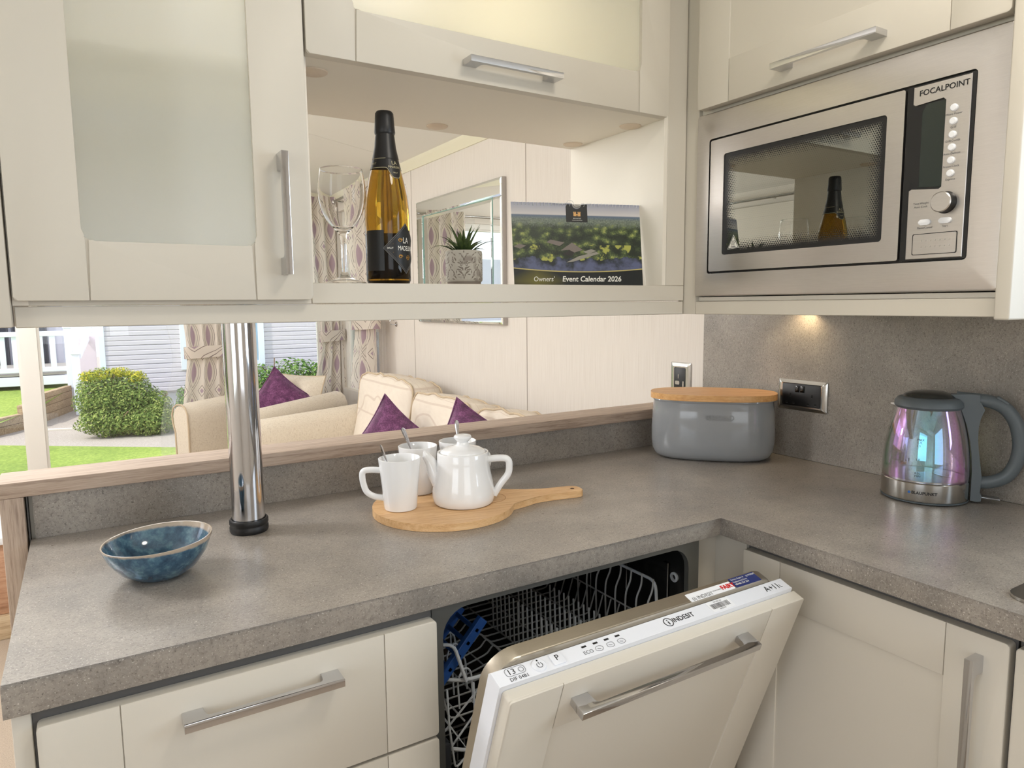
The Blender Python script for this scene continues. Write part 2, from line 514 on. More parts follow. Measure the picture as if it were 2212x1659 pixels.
FY = lambda a, b, c: Vector((a, YF+.03-c, b))
door = window('door_1', 'white sliding patio door with garden beyond', [(DX0, -.290, .02, DZ1), (-.290, DX1, .02, DZ1)], FY, .046)
window('window_1', 'white framed window beside the patio door', [(NX0, NX1, NZ0, DZ1)], FY, .05)
FX = lambda a, b, c: Vector((XW+.05-c, a, b))
window('window_2', 'narrow white window at the far end of the right wall', [(WY0, WY1, WZ0, WZ1)], FX, .06, handle=(WY0+.03, 1.16))
FL = lambda a, b, c: Vector((XL-.05+c, a, b))
window('window_3', 'wide white lounge window in the left wall', [(2.1, 3.3, .75, 2.0), (3.3, 4.5, .75, 2.0)], FL, .05)
window('window_4', 'white kitchen window in the left wall', [(-1.15, .45, .85, 2.0)], FL, .05)

# splashback
bm = B(); box(bm, XW-.006, XW, -.9, 1.5555, .91, 1.346, .001, 1)
struct('trim_3', bm, MT['stone'], 'grey stone-effect splashback on the right wall')

# ================================================================== KITCHEN
TZ = .91
FP = lambda y0: (lambda a, b, c: Vector((a, y0-c, b)))      # faces the camera side (-y)
FR = lambda x0: (lambda a, b, c: Vector((x0-c, a, b)))      # faces -x


def front(bm, a0, a1, b0, b1, f, stile=.086, rail=.086, th=.02, drawer=False):
    s = .003
    prism(bm, rrect(a0, a1, b0, b1, .006), 0, th-s, f)
    k = .0012
    prism(bm, rrect(a0, a0+stile, b0, b1, .006, 4, (1, 0, 0, 1)), th-s, th, f, k)
    prism(bm, rrect(a1-stile, a1, b0, b1, .006, 4, (0, 1, 1, 0)), th-s, th, f, k)
    if drawer: prism(bm, rrect(a0+stile+.001, a1-stile-.001, b0, b1, 0), th-s, th, f, k)
    else:
        prism(bm, rrect(a0+stile+.001, a1-stile-.001, b1-rail, b1, 0), th-s, th, f, k)
        prism(bm, rrect(a0+stile+.001, a1-stile-.001, b0, b0+rail, 0), th-s, th, f, k)
    return bm


def glassfront(bm, a0, a1, b0, b1, g, f, th=.02, r=.016):
    """door with a rounded glass opening g=(a0,a1,b0,b1), grooves where stiles meet rails"""
    k = .0012; ga0, ga1, gb0, gb1 = g
    o_ = rrect(a0, a1, b0, b1, .006, 6); i_ = rrect(ga0, ga1, gb0, gb1, r, 6)
    ringplate(bm, o_, i_, 0, th-.003, f)
    prism(bm, rrect(a0, ga0+.004, b0, b1, .006, 4, (1, 0, 0, 1)), th-.003, th, f, k) if False else None
    # front skin in four pieces with a groove between stile and rail
    g2 = .0012; n = 6
    arc = lambda cx, cy, s, e: [(cx+r*math.cos(R(s+(e-s)*i/n)), cy+r*math.sin(R(s+(e-s)*i/n))) for i in range(n+1)]
    sl = ga0+.004; sr = ga1-.004
    L = [(a0, b0+.005), (a0+.005, b0), (sl, b0), (sl, gb0+r-math.sqrt(max(0, r*r-(r-.004)**2)))]
    L += [p for p in arc(ga0+r, gb0+r, 270, 180) if p[0] <= sl] + [p for p in arc(ga0+r, gb1-r, 180, 90) if p[0] <= sl]
    L += [(sl, gb1-r+math.sqrt(max(0, r*r-(r-.004)**2))), (sl, b1), (a0+.005, b1), (a0, b1-.005)]
    prism(bm, L, th-.003, th, f, k)
    prism(bm, [((ga0+ga1)-p, q) for p, q in L][::-1] if False else [(a1-(p-a0)*(a1-sr)/(sl-a0), q) for p, q in L][::-1], th-.003, th, f, k)
    for lo, hi, cy, s1, e1, s2, e2 in ((b0, gb0, gb0+r, 180, 270, 270, 360),):
        P = [(sl+g2, b0), (sr-g2, b0)] + [p for p in arc(ga1-r, gb0+r, 360, 270) if p[0] < sr-g2] + [p for p in arc(ga0+r, gb0+r, 270, 180) if p[0] > sl+g2]
        prism(bm, P, th-.003, th, f, k)
    P = [(sr-g2, b1), (sl+g2, b1)] + [p for p in arc(ga0+r, gb1-r, 180, 90) if p[0] > sl+g2] + [p for p in arc(ga1-r, gb1-r, 90, 0) if p[0] < sr-g2]
    prism(bm, P, th-.003, th, f, k)
    return bm


def handle(bm, a0, a1, b0, b1, f, vertical=False, D=.032, t=.008, e=.026, r=.008):
    fil = [(e, D-t-r), (e+r*.12, D-t-r*.5), (e+r*.5, D-t-r*.12), (e+r, D-t)]
    P = [(a0, 0), (a0, D), (a1, D), (a1, 0), (a1-e, 0)] + [(a1-p, q) for p, q in fil] + [(a0+p, q) for p, q in fil[::-1]] + [(a0+e, 0)]
    g = (lambda a, c, b: f(b, a, c)) if vertical else (lambda a, c, b: f(a, b, c))
    prism(bm, P, b0, b1, g, .0012)
    return bm


# worktop
bm = B()
P = [(-.107, .95), (1.08, .95), (1.08, -.9), (XW-.006, -.9), (XW-.006, 1.56), (-.107, 1.56)]
lo = [bm.verts.new((x, y, .87)) for x, y in P]; hi = [bm.verts.new((x, y, TZ)) for x, y in P]
bm.faces.new(lo[::-1]); top = bm.faces.new(hi)
for i in range(6): bm.faces.new((lo[i], lo[(i+1) % 6], hi[(i+1) % 6], hi[i]))
es = [e for e in top.edges if all(abs(v.co.y-.95) < 1e-5 for v in e.verts) or all(abs(v.co.x-1.08) < 1e-5 for v in e.verts)]
bevel(bm, es, .008, 5)
es = [e for e in bm.edges if all(abs(v.co.z-.87) < 1e-5 for v in e.verts) and (all(abs(v.co.y-.95) < 1e-5 for v in e.verts) or all(abs(v.co.x-1.08) < 1e-5 for v in e.verts))]
bevel(bm, es, .003, 2)
o = obj('worktop', bm, MT['stone'], smooth=30); tag(o, 'grey-brown speckled stone-effect L-shaped kitchen worktop', 'worktop')

# raised oak ledge with its end post and upstand
bl = thing('breakfast_bar', 'narrow oak-effect raised ledge with upstand behind the worktop', 'bar ledge', (.7, 1.6, 0))
bm = B(); box(bm, -.152, XW, 1.545, 1.652, .996, 1.025, .002, 2); obj('ledge', bm, MT['oak'], bl)
bm = B(); box(bm, -.149, -.112, 1.545, 1.652, 0, .996, .002, 2); obj('end_post', bm, MT['oak_v'], bl)
bm = B(); box(bm, -.1095, -.1075, 1.561, 1.65, .2, .996); obj('shadow_strip', bm, MT['gap'], bl)
bm = B(); box(bm, -.100, XW-.008, 1.562, 1.58, .86, .995); obj('upstand', bm, MT['stone'], bl, label='grey stone-effect upstand')
bm = B(); box(bm, -.107, XW, 1.58, 1.65, 0, .995); obj('back_panel', bm, MT['cream'], bl)

# drawer unit
du = thing('drawer_unit', 'cream drawer cabinet under the left end of the worktop', 'cabinet', (.18, 1.2, 0))
bm = B(); box(bm, -.081, .441, .968, 1.56, .12, .868); obj('carcass', bm, MT['gap'], du)
bm = B(); box(bm, -.101, -.0815, .962, 1.559, 0, .8695, .002); obj('end_panel', bm, MT['cream'], du)
bm = B(); box(bm, -.081, .441, 1.0, 1.02, 0, .12); obj('plinth', bm, MT['cream'], du)
for z0, z1 in ((.6635, .853), (.395, .658), (.13, .3895)):
    bm = B(); front(bm, -.077, .4415, z0, z1, FP(.967), drawer=True); d = obj('drawer', bm, MT['cream'], du)
    bm = B(); hz = z1-.038 if z1 > .8 else (z0+z1)/2
    handle(bm, .0765, .2830, hz-.006, hz+.006, FP(.947)); obj('handle', bm, MT['chrome'], d)

# base cabinet on the right run and its neighbour
def basecab(y0, y1, label, hy):
    c = thing('base_cabinet', label, 'cabinet', (1.4, (y0+y1)/2, 0))
    bm = B(); box(bm, 1.118, XW-.01, y0, y1, .12, .868); obj('carcass', bm, MT['gap'], c)
    bm = B(); box(bm, 1.15, 1.17, y0, y1, 0, .12); obj('plinth', bm, MT['cream'], c)
    bm = B(); front(bm, y0+.0025, y1-.0025, .13, .852, FR(1.117)); d = obj('door', bm, MT['cream'], c)
    bm = B(); handle(bm, .60, .822, hy-.006, hy+.006, FR(1.097), True); obj('handle', bm, MT['chrome'], d)
    return c


c1 = basecab(.431, .908, 'cream shaker base cabinet door on the right of the dishwasher', .4715)
bm = B(); box(bm, 1.112, 1.13, .909, .992, .12, .869); obj('filler', bm, MT['cream'], c1)
bm = B(); box(bm, 1.046, 1.112, .990, 1.008, .12, .869); obj('filler', bm, MT['cream'], c1)
basecab(-.05, .428, 'cream base cabinet below the sink at the right edge', -.01)

# sink
sk_ = thing('sink', 'stainless steel inset sink at the right edge of the worktop', 'sink', (1.36, .1, TZ))
bm = B(); o_ = rrect(1.122, 1.585, -.42, .458, .03, 5); i_ = rrect(1.140, 1.567, -.40, .440, .025, 5)
ringplate(bm, o_, i_, .0004, .005, lambda a, b, c: Vector((a, b, TZ+c))); obj('rim', bm, MT['satin'], sk_)
bm = B(); prism(bm, rrect(1.139, 1.568, -.401, .441, .025, 5), .0004, .0028, lambda a, b, c: Vector((a, b, TZ+c)))
for k in range(9): box(bm, 1.18+k*.042, 1.20+k*.042, .02, .40, TZ+.0027, TZ+.004, .0008, 1)
obj('drainer', bm, MT['satin'], sk_)

# pole
pp = thing('support_pole', 'chrome pole from worktop to wall cabinet with black rubber foot', 'pole', (.252, 1.387, TZ))
bm = B(); lathe(bm, [(0, .012), (.030, .012), (.030, .436), (0, .436)], 48); obj('tube', bm, MT['chrome'], pp, local=True)
bm = B(); lathe(bm, [(0, .0005), (.034, .0005), (.0358, .004), (.0358, .011), (.0345, .013), (.0345, .015), (.0358, .017), (.0358, .024), (.0345, .026), (.0310, .026), (.0305, .018), (0, .018)], 48); obj('foot', bm, MT['blackrub'], pp, local=True)

# ---------------------------------------------------------------- wall cabinets above the bar
YC = 1.1465; YK = 1.485
lc = thing('wall_cabinet', 'cream wall cabinet with tall frosted glass door, left end', 'cabinet', (.12, 1.32, 1.3465))
bm = B(); box(bm, -.076, -.058, YC, YK, 1.3465, 2.09); box(bm, .306, .324, YC, YK, 1.3805, 2.09); box(bm, -.058, .306, YC, YK, 1.362, 1.380); box(bm, -.058, .306, YC, YK, 2.072, 2.09)
obj('carcass', bm, MT['cream_in'], lc)
bm = B(); box(bm, -.096, -.0768, 1.128, YK+.02, 1.3175, 2.10, .002); obj('end_panel', bm, MT['cream'], lc)
GZ = 1.4335
bm = B(); glassfront(bm, -.0735, .3215, 1.3525, 2.085, (.0088, .2385, GZ, 2.0), FP(YC)); d = obj('door', bm, MT['cream'], lc)
bm = B(); prism(bm, rrect(.004, .2435, GZ-.005, 2.005, .016, 5), .0085, .0125, FP(YC)); obj('glass', bm, MT['frost'], d)
bm = B(); handle(bm, 1.391, 1.5745, .2725, .2835, FP(YC-.02), True); obj('handle', bm, MT['chrome'], d)
bm = B(); box(bm, -.056, .304, YC+.03, YK-.012, 1.705, 1.711); obj('shelf', bm, MT['glass'], lc, label='green-edged glass shelf')
bm = B(); ringplate(bm, rrect(-.058, .306, 1.382, 2.072, 0), rrect(-.02, .268, 1.42, 2.03, 0), 0, .014, lambda a, b, c: Vector((a, YK+c, b))); bd = obj('back_frame', bm, MT['cream'], lc)
bm = B(); prism(bm, rrect(-.024, .272, 1.416, 2.034, 0), .004, .008, lambda a, b, c: Vector((a, YK+c, b))); obj('back_glass', bm, MT['pane'], bd)

dc = thing('display_cabinet', 'cream open-backed niche cabinet with glass flap door above it', 'cabinet', (.7, 1.32, 1.3465))
bm = B(); box(bm, .3245, 1.163, YC, YK, 1.3465, 1.380, .0008, 1); obj('shelf', bm, MT['cream'], dc)
bm = B(); box(bm, -.0755, .3240, YC+.002, YK, 1.3465, 1.3615); obj('base_board', bm, MT['cream'], dc)
bm = B(); box(bm, .3245, 1.097, YC+.002, YK, 1.7346, 1.7526, .0006, 1); obj('niche_top', bm, MT['cream_in'], dc)
bm = B(); box(bm, 1.097, 1.108, YC, YK, 1.3802, 2.09, .0006, 1); obj('side_panel', bm, MT['cream_in'], dc)
bm = B(); box(bm, .3245, .330, YC+.002, YK, 1.3802, 1.7346); box(bm, .3245, .3425, YC+.002, YK, 1.7526, 2.09); box(bm, .3425, 1.097, YC+.002, YK, 2.072, 2.09); obj('side_panel', bm, MT['cream_in'], dc)
bm = B(); box(bm, 1.1084, 1.163, YC, YC+.02, 1.3802, 2.10, .001, 1); obj('filler', bm, MT['cream'], dc)
FG = (.4005, 1.0125, 1.8115, 2.01)
bm = B(); glassfront(bm, .3255, 1.0905, 1.7325, 2.085, FG, FP(YC)); d = obj('flap_door', bm, MT['cream'], dc)
bm = B(); prism(bm, rrect(FG[0]-.005, FG[1]+.005, FG[2]-.005, FG[3]+.005, .016, 5), .0085, .0125, FP(YC)); obj('glass', bm, MT['frost'], d)
bm = B(); handle(bm, .5985, .7935, 1.757, 1.768, FP(YC-.02)); obj('handle', bm, MT['chrome'], d)
bm = B(); ringplate(bm, rrect(.3425, 1.097, 1.7526, 2.072, 0), rrect(.38, 1.06, 1.80, 2.03, 0), 0, .014, lambda a, b, c: Vector((a, YK+c, b))); bd = obj('back_frame', bm, MT['cream'], dc)
bm = B(); prism(bm, rrect(.376, 1.064, 1.796, 2.034, 0), .004, .008, lambda a, b, c: Vector((a, YK+c, b))); obj('back_glass', bm, MT['frost'], bd)
MT['cap'] = plain('cover_cap_beige', (222, 204, 182), .5)
for x, y in ((.362, 1.216), (.699, 1.440), (1.066, 1.4335), (1.072, 1.228)):
    bm = B(); lathe(bm, [(0, 1.7310), (.021, 1.7312), (.0235, 1.7328), (.0240, 1.7345), (0, 1.7345)], 28, lambda a, b, c: Vector((x+a, y+b, c))); obj('cover_cap', bm, MT['cap'], dc)
bm = B(); lathe(bm, [(0, 2.040), (.030, 2.040), (.036, 2.052), (.036, 2.0715), (0, 2.0715)], 28, lambda a, b, c: Vector((.68+a, 1.33+b, c))); obj('downlight', bm, MT['satin'], dc)

bm = B(); box(bm, -.0745, 1.163, YC+.001, YC+.019, 1.3165, 1.3452, .001, 1)
o = obj('pelmet', bm, MT['cream']); tag(o, 'long cream pelmet strip below the niche and glass-door cabinets', 'pelmet')

# microwave housing
XM = 1.163
mh = thing('microwave_housing', 'cream corner wall cabinet that holds the microwave', 'cabinet', (1.42, .81, 1.3165))
bm = B(); box(bm, 1.166, XW-.007, 1.112, 1.166, 1.3165, 2.10, .001, 1); obj('side_panel', bm, MT['cream'], mh)
bm = B(); box(bm, 1.176, XW-.007, .5035, 1.1115, 1.3455, 1.3535); obj('shelf', bm, MT['cream_in'], mh)
bm = B(); box(bm, 1.1655, 1.1805, .5030, 1.1118, 1.3165, 1.3445, .001, 1); obj('pelmet', bm, MT['cream'], mh)
bm = B(); box(bm, 1.176, XW-.007, .5035, 1.1115, 1.742, 1.758); box(bm, 1.176, XW-.007, .5035, 1.1115, 2.072, 2.09); box(bm, XW-.02, XW-.007, .5035, 1.1115, 1.36, 2.07); obj('carcass', bm, MT['cream_in'], mh)
bm = B(); box(bm, 1.138, XW-.007, .4815, .5025, 1.3125, 2.12, .003, 3); obj('end_panel', bm, MT['cream'], mh)
bm = B(); front(bm, .5085, 1.0985, 1.7465, 2.085, FR(1.165), rail=.083, stile=.082); d = obj('flap_door', bm, MT['cream'], mh)
bm = B(); handle(bm, .6885, .8915, 1.7685, 1.779, FR(1.145)); obj('handle', bm, MT['chrome'], d)
bm = B(); lathe(bm, [(0, 1.3330), (.022, 1.3330), (.030, 1.3345), (.032, 1.3450), (0, 1.3450)], 28, lambda a, b, c: Vector((1.628+a, 1.172-.085+b, c))); obj('downlight', bm, MT['satin'], mh)

# ---------------------------------------------------------------- microwave
mw = thing('microwave', 'built-in stainless steel microwave with dark glass window in the housing', 'microwave', (1.3, .81, 1.3555))
FM = lambda x0: (lambda a, b, c: Vector((x0-c, a, b)))
bm = B(); ringplate(bm, rrect(.509, 1.111, 1.3555, 1.7385, .006, 4), rrect(.5545, 1.0760, 1.4035, 1.6845, .006, 4), 0, .016, FM(1.176))
bevel(bm, [e for e in bm.edges if all(abs(v.co.x-1.160) < 1e-6 for v in e.verts) and max(abs(v.co.y-.81) for v in e.verts) > .2605 and (min(abs(v.co.z-1.547) for v in e.verts) > .15 or min(abs(v.co.y-.81) for v in e.verts) > .29)], .0025, 3)
obj('trim_frame', bm, MT['steel'], mw)
bm = B(); box(bm, 1.180, 1.60, .525, 1.095, 1.3600, 1.7340); box(bm, 1.170, 1.182, .5530, 1.0775, 1.402, 1.686); obj('body', bm, MT['black'], mw)
DW_ = (.6615, 1.0720, 1.4080, 1.6805); WN = (.6905, 1.0360, 1.4415, 1.6485)
bm = B(); ringplate(bm, rrect(*DW_, .004, 5), rrect(*WN, .006, 5), 0, .010, FM(1.170)); dr = obj('door', bm, MT['steel'], mw)


def mw_glass():
    t = NT('microwave_window_print'); c = t.n('TexCoord').outputs['Object']; s = t.n('SeparateXYZ', {0: c}); y, z = s.outputs[1], s.outputs[2]
    cy = (WN[0]+WN[1])/2-.81; cz = (WN[2]+WN[3])/2-1.3555; hy = (WN[1]-WN[0])/2; hz = (WN[3]-WN[2])/2
    ey = t.math('SUBTRACT', hy, t.math('ABSOLUTE', t.math('SUBTRACT', y, cy))); ez = t.math('SUBTRACT', hz, t.math('ABSOLUTE', t.math('SUBTRACT', z, cz)))
    e = t.math('SMOOTH_MIN', ey, ez, .01); pt = .0042
    gy = t.math('DIVIDE', y, pt); gz = t.math('DIVIDE', z, pt*1.732)
    def grid(o):
        a = t.math('SUBTRACT', t.math('FRACT', t.math('ADD', gy, o)), .5); b = t.math('MULTIPLY', t.math('SUBTRACT', t.math('FRACT', t.math('ADD', gz, o)), .5), 1.732)
        return t.math('SQRT', t.math('ADD', t.math('MULTIPLY', a, a), t.math('MULTIPLY', b, b)))
    d = t.math('MINIMUM', grid(.25), grid(.75))
    rad = t.n('MapRange', {0: e, 1: .003, 2: .034, 3: .62, 4: 0.06}); pr = t.math('LESS_THAN', d, rad.outputs[0])
    dk = t.n('BsdfPrincipled', {'Base Color': (.008, .008, .009, 1), 'Roughness': .35}); gl = t.n('BsdfGlossy', {'Color': (.34, .35, .32, 1), 'Roughness': .004})
    mx = t.n('MixShader', {0: pr, 1: gl.outputs[0], 2: dk.outputs[0]}); t.surf(mx.outputs[0]); return t.m


bm = B(); prism(bm, rrect(WN[0]-.002, WN[1]+.002, WN[2]-.002, WN[3]+.002, .006, 5), 0, .0075, FM(1.170)); gw = obj('window', bm, mw_glass(), dr)
# warning triangle
T0 = (1.0075, 1.4620)
bm = B(); tri = lambda k: [(T0[0]+k*.015, T0[1]-k*.0100), (T0[0], T0[1]+k*.0190), (T0[0]-k*.015, T0[1]-k*.0085)]
f = FM(1.1624); prism(bm, tri(1.0), 0, .0003, f); wt_ = obj('warning_sticker', bm, MT['whiteink'], dr)
bm = B(); ringplate(bm, tri(.92), tri(.80), .0003, .0005, f)
for k in (-1, 0, 1): tube(bm, smoothpath([f(T0[0]-k*.0032+.0012*s, T0[1]-.003+i*.0026, .0005) for i, s in enumerate((0, 1, 0, -1, 0))], 3), .00045, 5)
prism(bm, rrect(T0[0]-.006, T0[0]+.006, T0[1]-.0058, T0[1]-.0048, 0), .0003, .0006, f)
obj('print', bm, MT['ink'], wt_)
# control panel : black surround, steel plates, display
cpn = B(); prism(cpn, rrect(.5560, .6585, 1.4060, 1.6820, .003), 0, .0085, FM(1.170)); cp = obj('control_panel', cpn, MT['black'], mw)
MT['display'] = plain('dark_green_display', (40, 48, 44), .12)
P = [(.5615, 1.4085), (.6480, 1.4085), (.6480, 1.5185), (.6435, 1.5210), (.6010, 1.5150), (.5965, 1.5185), (.5965, 1.6500), (.6010, 1.6545), (.6440, 1.6500), (.6480, 1.6530), (.6480, 1.6800), (.5615, 1.6800)]
bm = B(); prism(bm, P, 0, .0022, FM(1.1615), .0008, 1); obj('steel_plate', bm, MT['steel'], cp)
bm = B(); prism(bm, [(.5970, 1.5185), (.6330, 1.5230), (.6330, 1.6400), (.6250, 1.6505), (.5970, 1.6495)], 0, .0012, FM(1.1615)); obj('display', bm, MT['display'], cp)
FT = lambda y0, z0, x0=1.1590: (lambda a, b, c: Vector((x0-c, y0-a, z0+b)))
text('lettering', 'FOCALPOINT', .0122, MT['ink'], cp, FT(.6015, 1.6678), bold=.0002, shear=.0)
for z, s in ((1.6346, 'Micro Power'), (1.6147, 'Grill'), (1.5947, 'Grill.Combi'), (1.5756, 'Auto Defrost'), (1.5563, 'Preset.Clock'), (1.5368, 'Express')):
    bm = B(); lathe(bm, [(0, .0042), (.0042, .0040), (.0056, .0026), (.0058, 0), (0, 0)], 20, lambda a, b, c: Vector((1.1593-c, .5845+a, z+b))); bt = obj('button', bm, MT['satin'] if False else MT['white'], cp)
    text('lettering', s, .0046, MT['greyink'], cp, FT(.5845, z-.0090))
bm = B(); lathe(bm, [(0, .015), (.0140, .015), (.0155, .0138), (.0158, .002), (.0170, 0), (0, 0)], 40, lambda a, b, c: Vector((1.1593-c, .5895+a, 1.4935+b))); kb = obj('knob', bm, MT['black'], cp)
bm = B(); lathe(bm, [(0, .0158), (.0142, .0158), (.0156, .0145), (.0150, .0140), (0, .0140)], 40, lambda a, b, c: Vector((1.1593-c, .5895+a, 1.4935+b))); obj('cap', bm, MT['steel'], kb)
text('lettering', 'Time.Weight', .0046, MT['greyink'], cp, FT(.6270, 1.4965)); text('lettering', 'Auto Cook', .0046, MT['greyink'], cp, FT(.6270, 1.4910))
for y, s in ((.6190, 'Pause/Cancel'), (.5880, 'Start')):
    bm = B(); prism(bm, rrect(y-.0095, y+.0095, 1.4615, 1.4705, .0045, 5), 0, .0035, FM(1.1593), .001); obj('button', bm, MT['white'], cp)
    text('lettering', s, .0044, MT['greyink'], cp, FT(y, 1.4575))
bm = B(); ringplate(bm, rrect(.5690, .6375, 1.4150, 1.4485, .002, 2), rrect(.5700, .6365, 1.4160, 1.4475, .002, 2), 0, .0006, FM(1.1593)); obj('outline', bm, MT['ink'], cp)
bm = B(); prism(bm, rrect(.5702, .6363, 1.4162, 1.4473, .002, 2), 0, .0007, FM(1.1593))
for i in range(7):
    for j in range(2): lathe(bm, [(0, .0020), (.0010, .0016), (.0013, .0005)], 8, lambda a, b, c: Vector((1.1593-c, .5800+i*.0072+a, 1.4275+j*.0095+b)))
obj('push_plate', bm, MT['steel'], cp)

# ================================================================== DISHWASHER
dwt = thing('dishwasher', 'built-in dishwasher with cream door tilted open under the worktop', 'dishwasher', (.74, 1.2, .10))
TH = R(19.2); ct, st = math.cos(TH), math.sin(TH)
FD = lambda x, t, u: Vector((x, .7193+t*ct-u*st, .8355+t*st+u*ct))        # door frame: x along, t into the machine, u up the door
FDf = lambda a, b, c: FD(a, -c, b)
MT['dwtub'] = plain('dark_steel_tub', (84, 82, 80), .22, .9)
MT['wire'] = plain('pale_grey_wire', (206, 210, 214), .35)
MT['wire2'] = plain('grey_wire', (190, 190, 188), .4)
MT['blue'] = plain('blue_plastic', (44, 84, 150), .35)
X0, X1 = .462, 1.018
bm = B()
for q in ((X0-.006, X0, .985, 1.50, .12, .862), (X1, X1+.006, .985, 1.50, .12, .862), (X0, X1, 1.494, 1.50, .12, .862), (X0, X1, .985, 1.50, .855, .862), (X0, X1, .985, 1.50, .12, .126)): box(bm, *q)
for k in range(3): box(bm, X1-.004, X1, 1.03+k*.13, 1.045+k*.13, .2, .80, .0015, 1); box(bm, X0, X0+.004, 1.03+k*.13, 1.045+k*.13, .2, .80, .0015, 1)
obj('tub', bm, MT['dwtub'], dwt)
bm = B(); ringplate(bm, rrect(.4445, 1.0440, .115, .8665, .004, 6), rrect(X0+.002, X1-.002, .13, .852, .045, 6), 0, .012, FP(.985)); obj('tub_flange', bm, plain('grey_flange', (128, 128, 124), .4, .6), dwt)
bm = B(); lathe(bm, [(.006, .0), (.010, .0), (.0105, .004), (.006, .005)], 20, lambda a, b, c: Vector((X1-.0005-c, 1.012+a, .775+b)), closed=True); obj('grommet', bm, MT['wire'], dwt)
# hanging flange between door and tub
bm = B()
prism(bm, rrect(.4345, 1.0295, -.70, 0, .005), -.018, 0, FDf, .0025, 3)
# cream outer panel with shaker grooves
bm2 = bm
k = .0012
for a0, a1, b0, b1, cr in ((.4345, .5185, -.70, 0, (1, 0, 0, 1)), (.9455, 1.0295, -.70, 0, (0, 1, 1, 0))):
    prism(bm2, rrect(a0, a1, b0, b1, .005, 4, cr), 0, .003, FDf, k)
prism(bm2, rrect(.5195, .9445, -.083, 0, 0), 0, .003, FDf, k); prism(bm2, rrect(.5195, .9445, -.70, -.617, 0), 0, .003, FDf, k)
dd = obj('door', bm2, MT['cream'], dwt)
bm = B(); handle(bm, .5385, .8985, -.0435, -.0315, lambda a, b, c: FD(a, -.003-c, b), D=.030, e=.028); obj('handle', bm, MT['chrome'], dd)
MT['dwwhite'] = plain('white_control_strip', (232, 234, 240), .3)
bm = B(); prism(bm, [(-.70, .0185), (.0085, .0185), (.0085, .044), (.004, .048), (-.30, .048), (-.70, .048)], .4290, 1.0190, lambda u, t, x: FD(x, t, u)); bevel(bm, [e for e in bm.edges if e.calc_length() < .04 and e.calc_length() > .02], .002, 2)
cs = obj('control_strip', bm, MT['dwwhite'], dd)
bm = B(); P = rrect(.434, 1.014, -.66, .0150, .045, 8); prism(bm, P, -.072, -.0485, FDf, .004, 2); obj('inner_lip', bm, MT['steelx'], dd)
FS = lambda x0, t0: (lambda a, b, c: FD(x0+a, t0+b, .0089+c))
tl = dict(parent=cs)
text('lettering', 'INDESIT', .0125, MT['ink'], cs, FS(.747, .0315), 'LEFT', bold=.00015)
bm = B(); o_ = [(.738+.0085*math.cos(R(a)), .0315+.0085*math.sin(R(a))) for a in range(0, 360, 15)]
g_ = lambda a, b, c: FD(a, b, .0088+c); ringplate(bm, o_, [(.738+(a-.738)*.86, .0315+(b-.0315)*.86) for a, b in o_], 0, .0002, g_)
prism(bm, rrect(.7370, .7390, .0268, .0330, .0), 0, .0002, g_); prism(bm, rrect(.7369, .7391, .0345, .0366, .001), 0, .0002, g_); obj('emblem', bm, MT['ink'], cs)
text('lettering', 'A+11', .0165, MT['ink'], cs, FS(.962, .0315), 'LEFT'); text('lettering', 'L', .010, MT['ink'], cs, FS(.9985, .0295), 'LEFT')
text('lettering', '13', .0130, MT['ink'], cs, FS(.4500, .0355), 'LEFT'); text('lettering', 'DIF 04B1', .0078, MT['ink'], cs, FS(.4480, .0235), 'LEFT')
bm = B(); ringplate(bm, rrect(.4470, .4780, .0290, .0425, .005, 4), rrect(.4475, .4775, .0295, .0420, .0046, 4), 0, .0002, g_); o_ = [(.4715+.004*math.cos(R(a)), .0355+.004*math.sin(R(a))) for a in range(0, 360, 20)]
ringplate(bm, o_, [(.4715+(a-.4715)*.85, .0355+(b-.0355)*.85) for a, b in o_], 0, .0002, g_); obj('emblem', bm, MT['greyink'], cs)
bm = B(); lathe(bm, [(0, .0024), (.0095, .0022), (.0108, .001), (.011, 0), (0, 0)], 28, lambda a, b, c: FD(.4985+a, .0320+b, .0086+c)); b1 = obj('button', bm, MT['dwwhite'], cs)
bm = B(); o_ = [(.4985+.0042*math.cos(R(a)), .0305+.0042*math.sin(R(a))) for a in range(125, 416, 15)]; tube(bm, [FD(a, b, .0112) for a, b in o_], .00035, 5); rod(bm, FD(.4985, .0310, .0112), FD(.4985, .0355, .0112), .00035); lathe(bm, [(0, .0003), (.0012, .0003), (.0012, 0)], 10, lambda a, b, c: FD(.4985+a, .0385+b, .0110+c)); obj('symbol', bm, MT['ink'], b1)
bm = B(); prism(bm, rrect(.5190, .5390, .0225, .0425, .002, 3), .0086, .0106, lambda a, b, c: FD(a, b, c), .0006); b2 = obj('button', bm, MT['dwwhite'], cs)
text('lettering', 'P', .0135, MT['ink'], b2, FS(.5290, .0330), ext=0) if False else text('lettering', 'P', .0135, MT['ink'], b2, lambda a, b, c: FD(.5290+a, .0330+b, .0109))
for i in range(4):
    x = .5790+i*.0205
    bm = B(); prism(bm, rrect(x-.0042, x+.0042, .0360, .0392, .0004, 1), .0086, .0088, lambda a, b, c: FD(a, b, c)); obj('indicator', bm, MT['ink'], cs)
    if i == 0: text('lettering', 'ECO', .0085, MT['greyink'], cs, FS(x+.001, .0265))
    else:
        bm = B(); o_ = [(x+(.0062+(.0012 if k_ % 3 == 0 else 0))*math.cos(R(k_*30+i*20)), .0270+.0046*math.sin(R(k_*30+i*20))) for k_ in range(12)]
        tube(bm, [FD(a, b, .0088) for a, b in o_], .0003, 4, closed=True); rod(bm, FD(x-.003, .0275, .0088), FD(x+.002, .0255, .0088), .0004); obj('symbol', bm, MT['greyink'], cs)
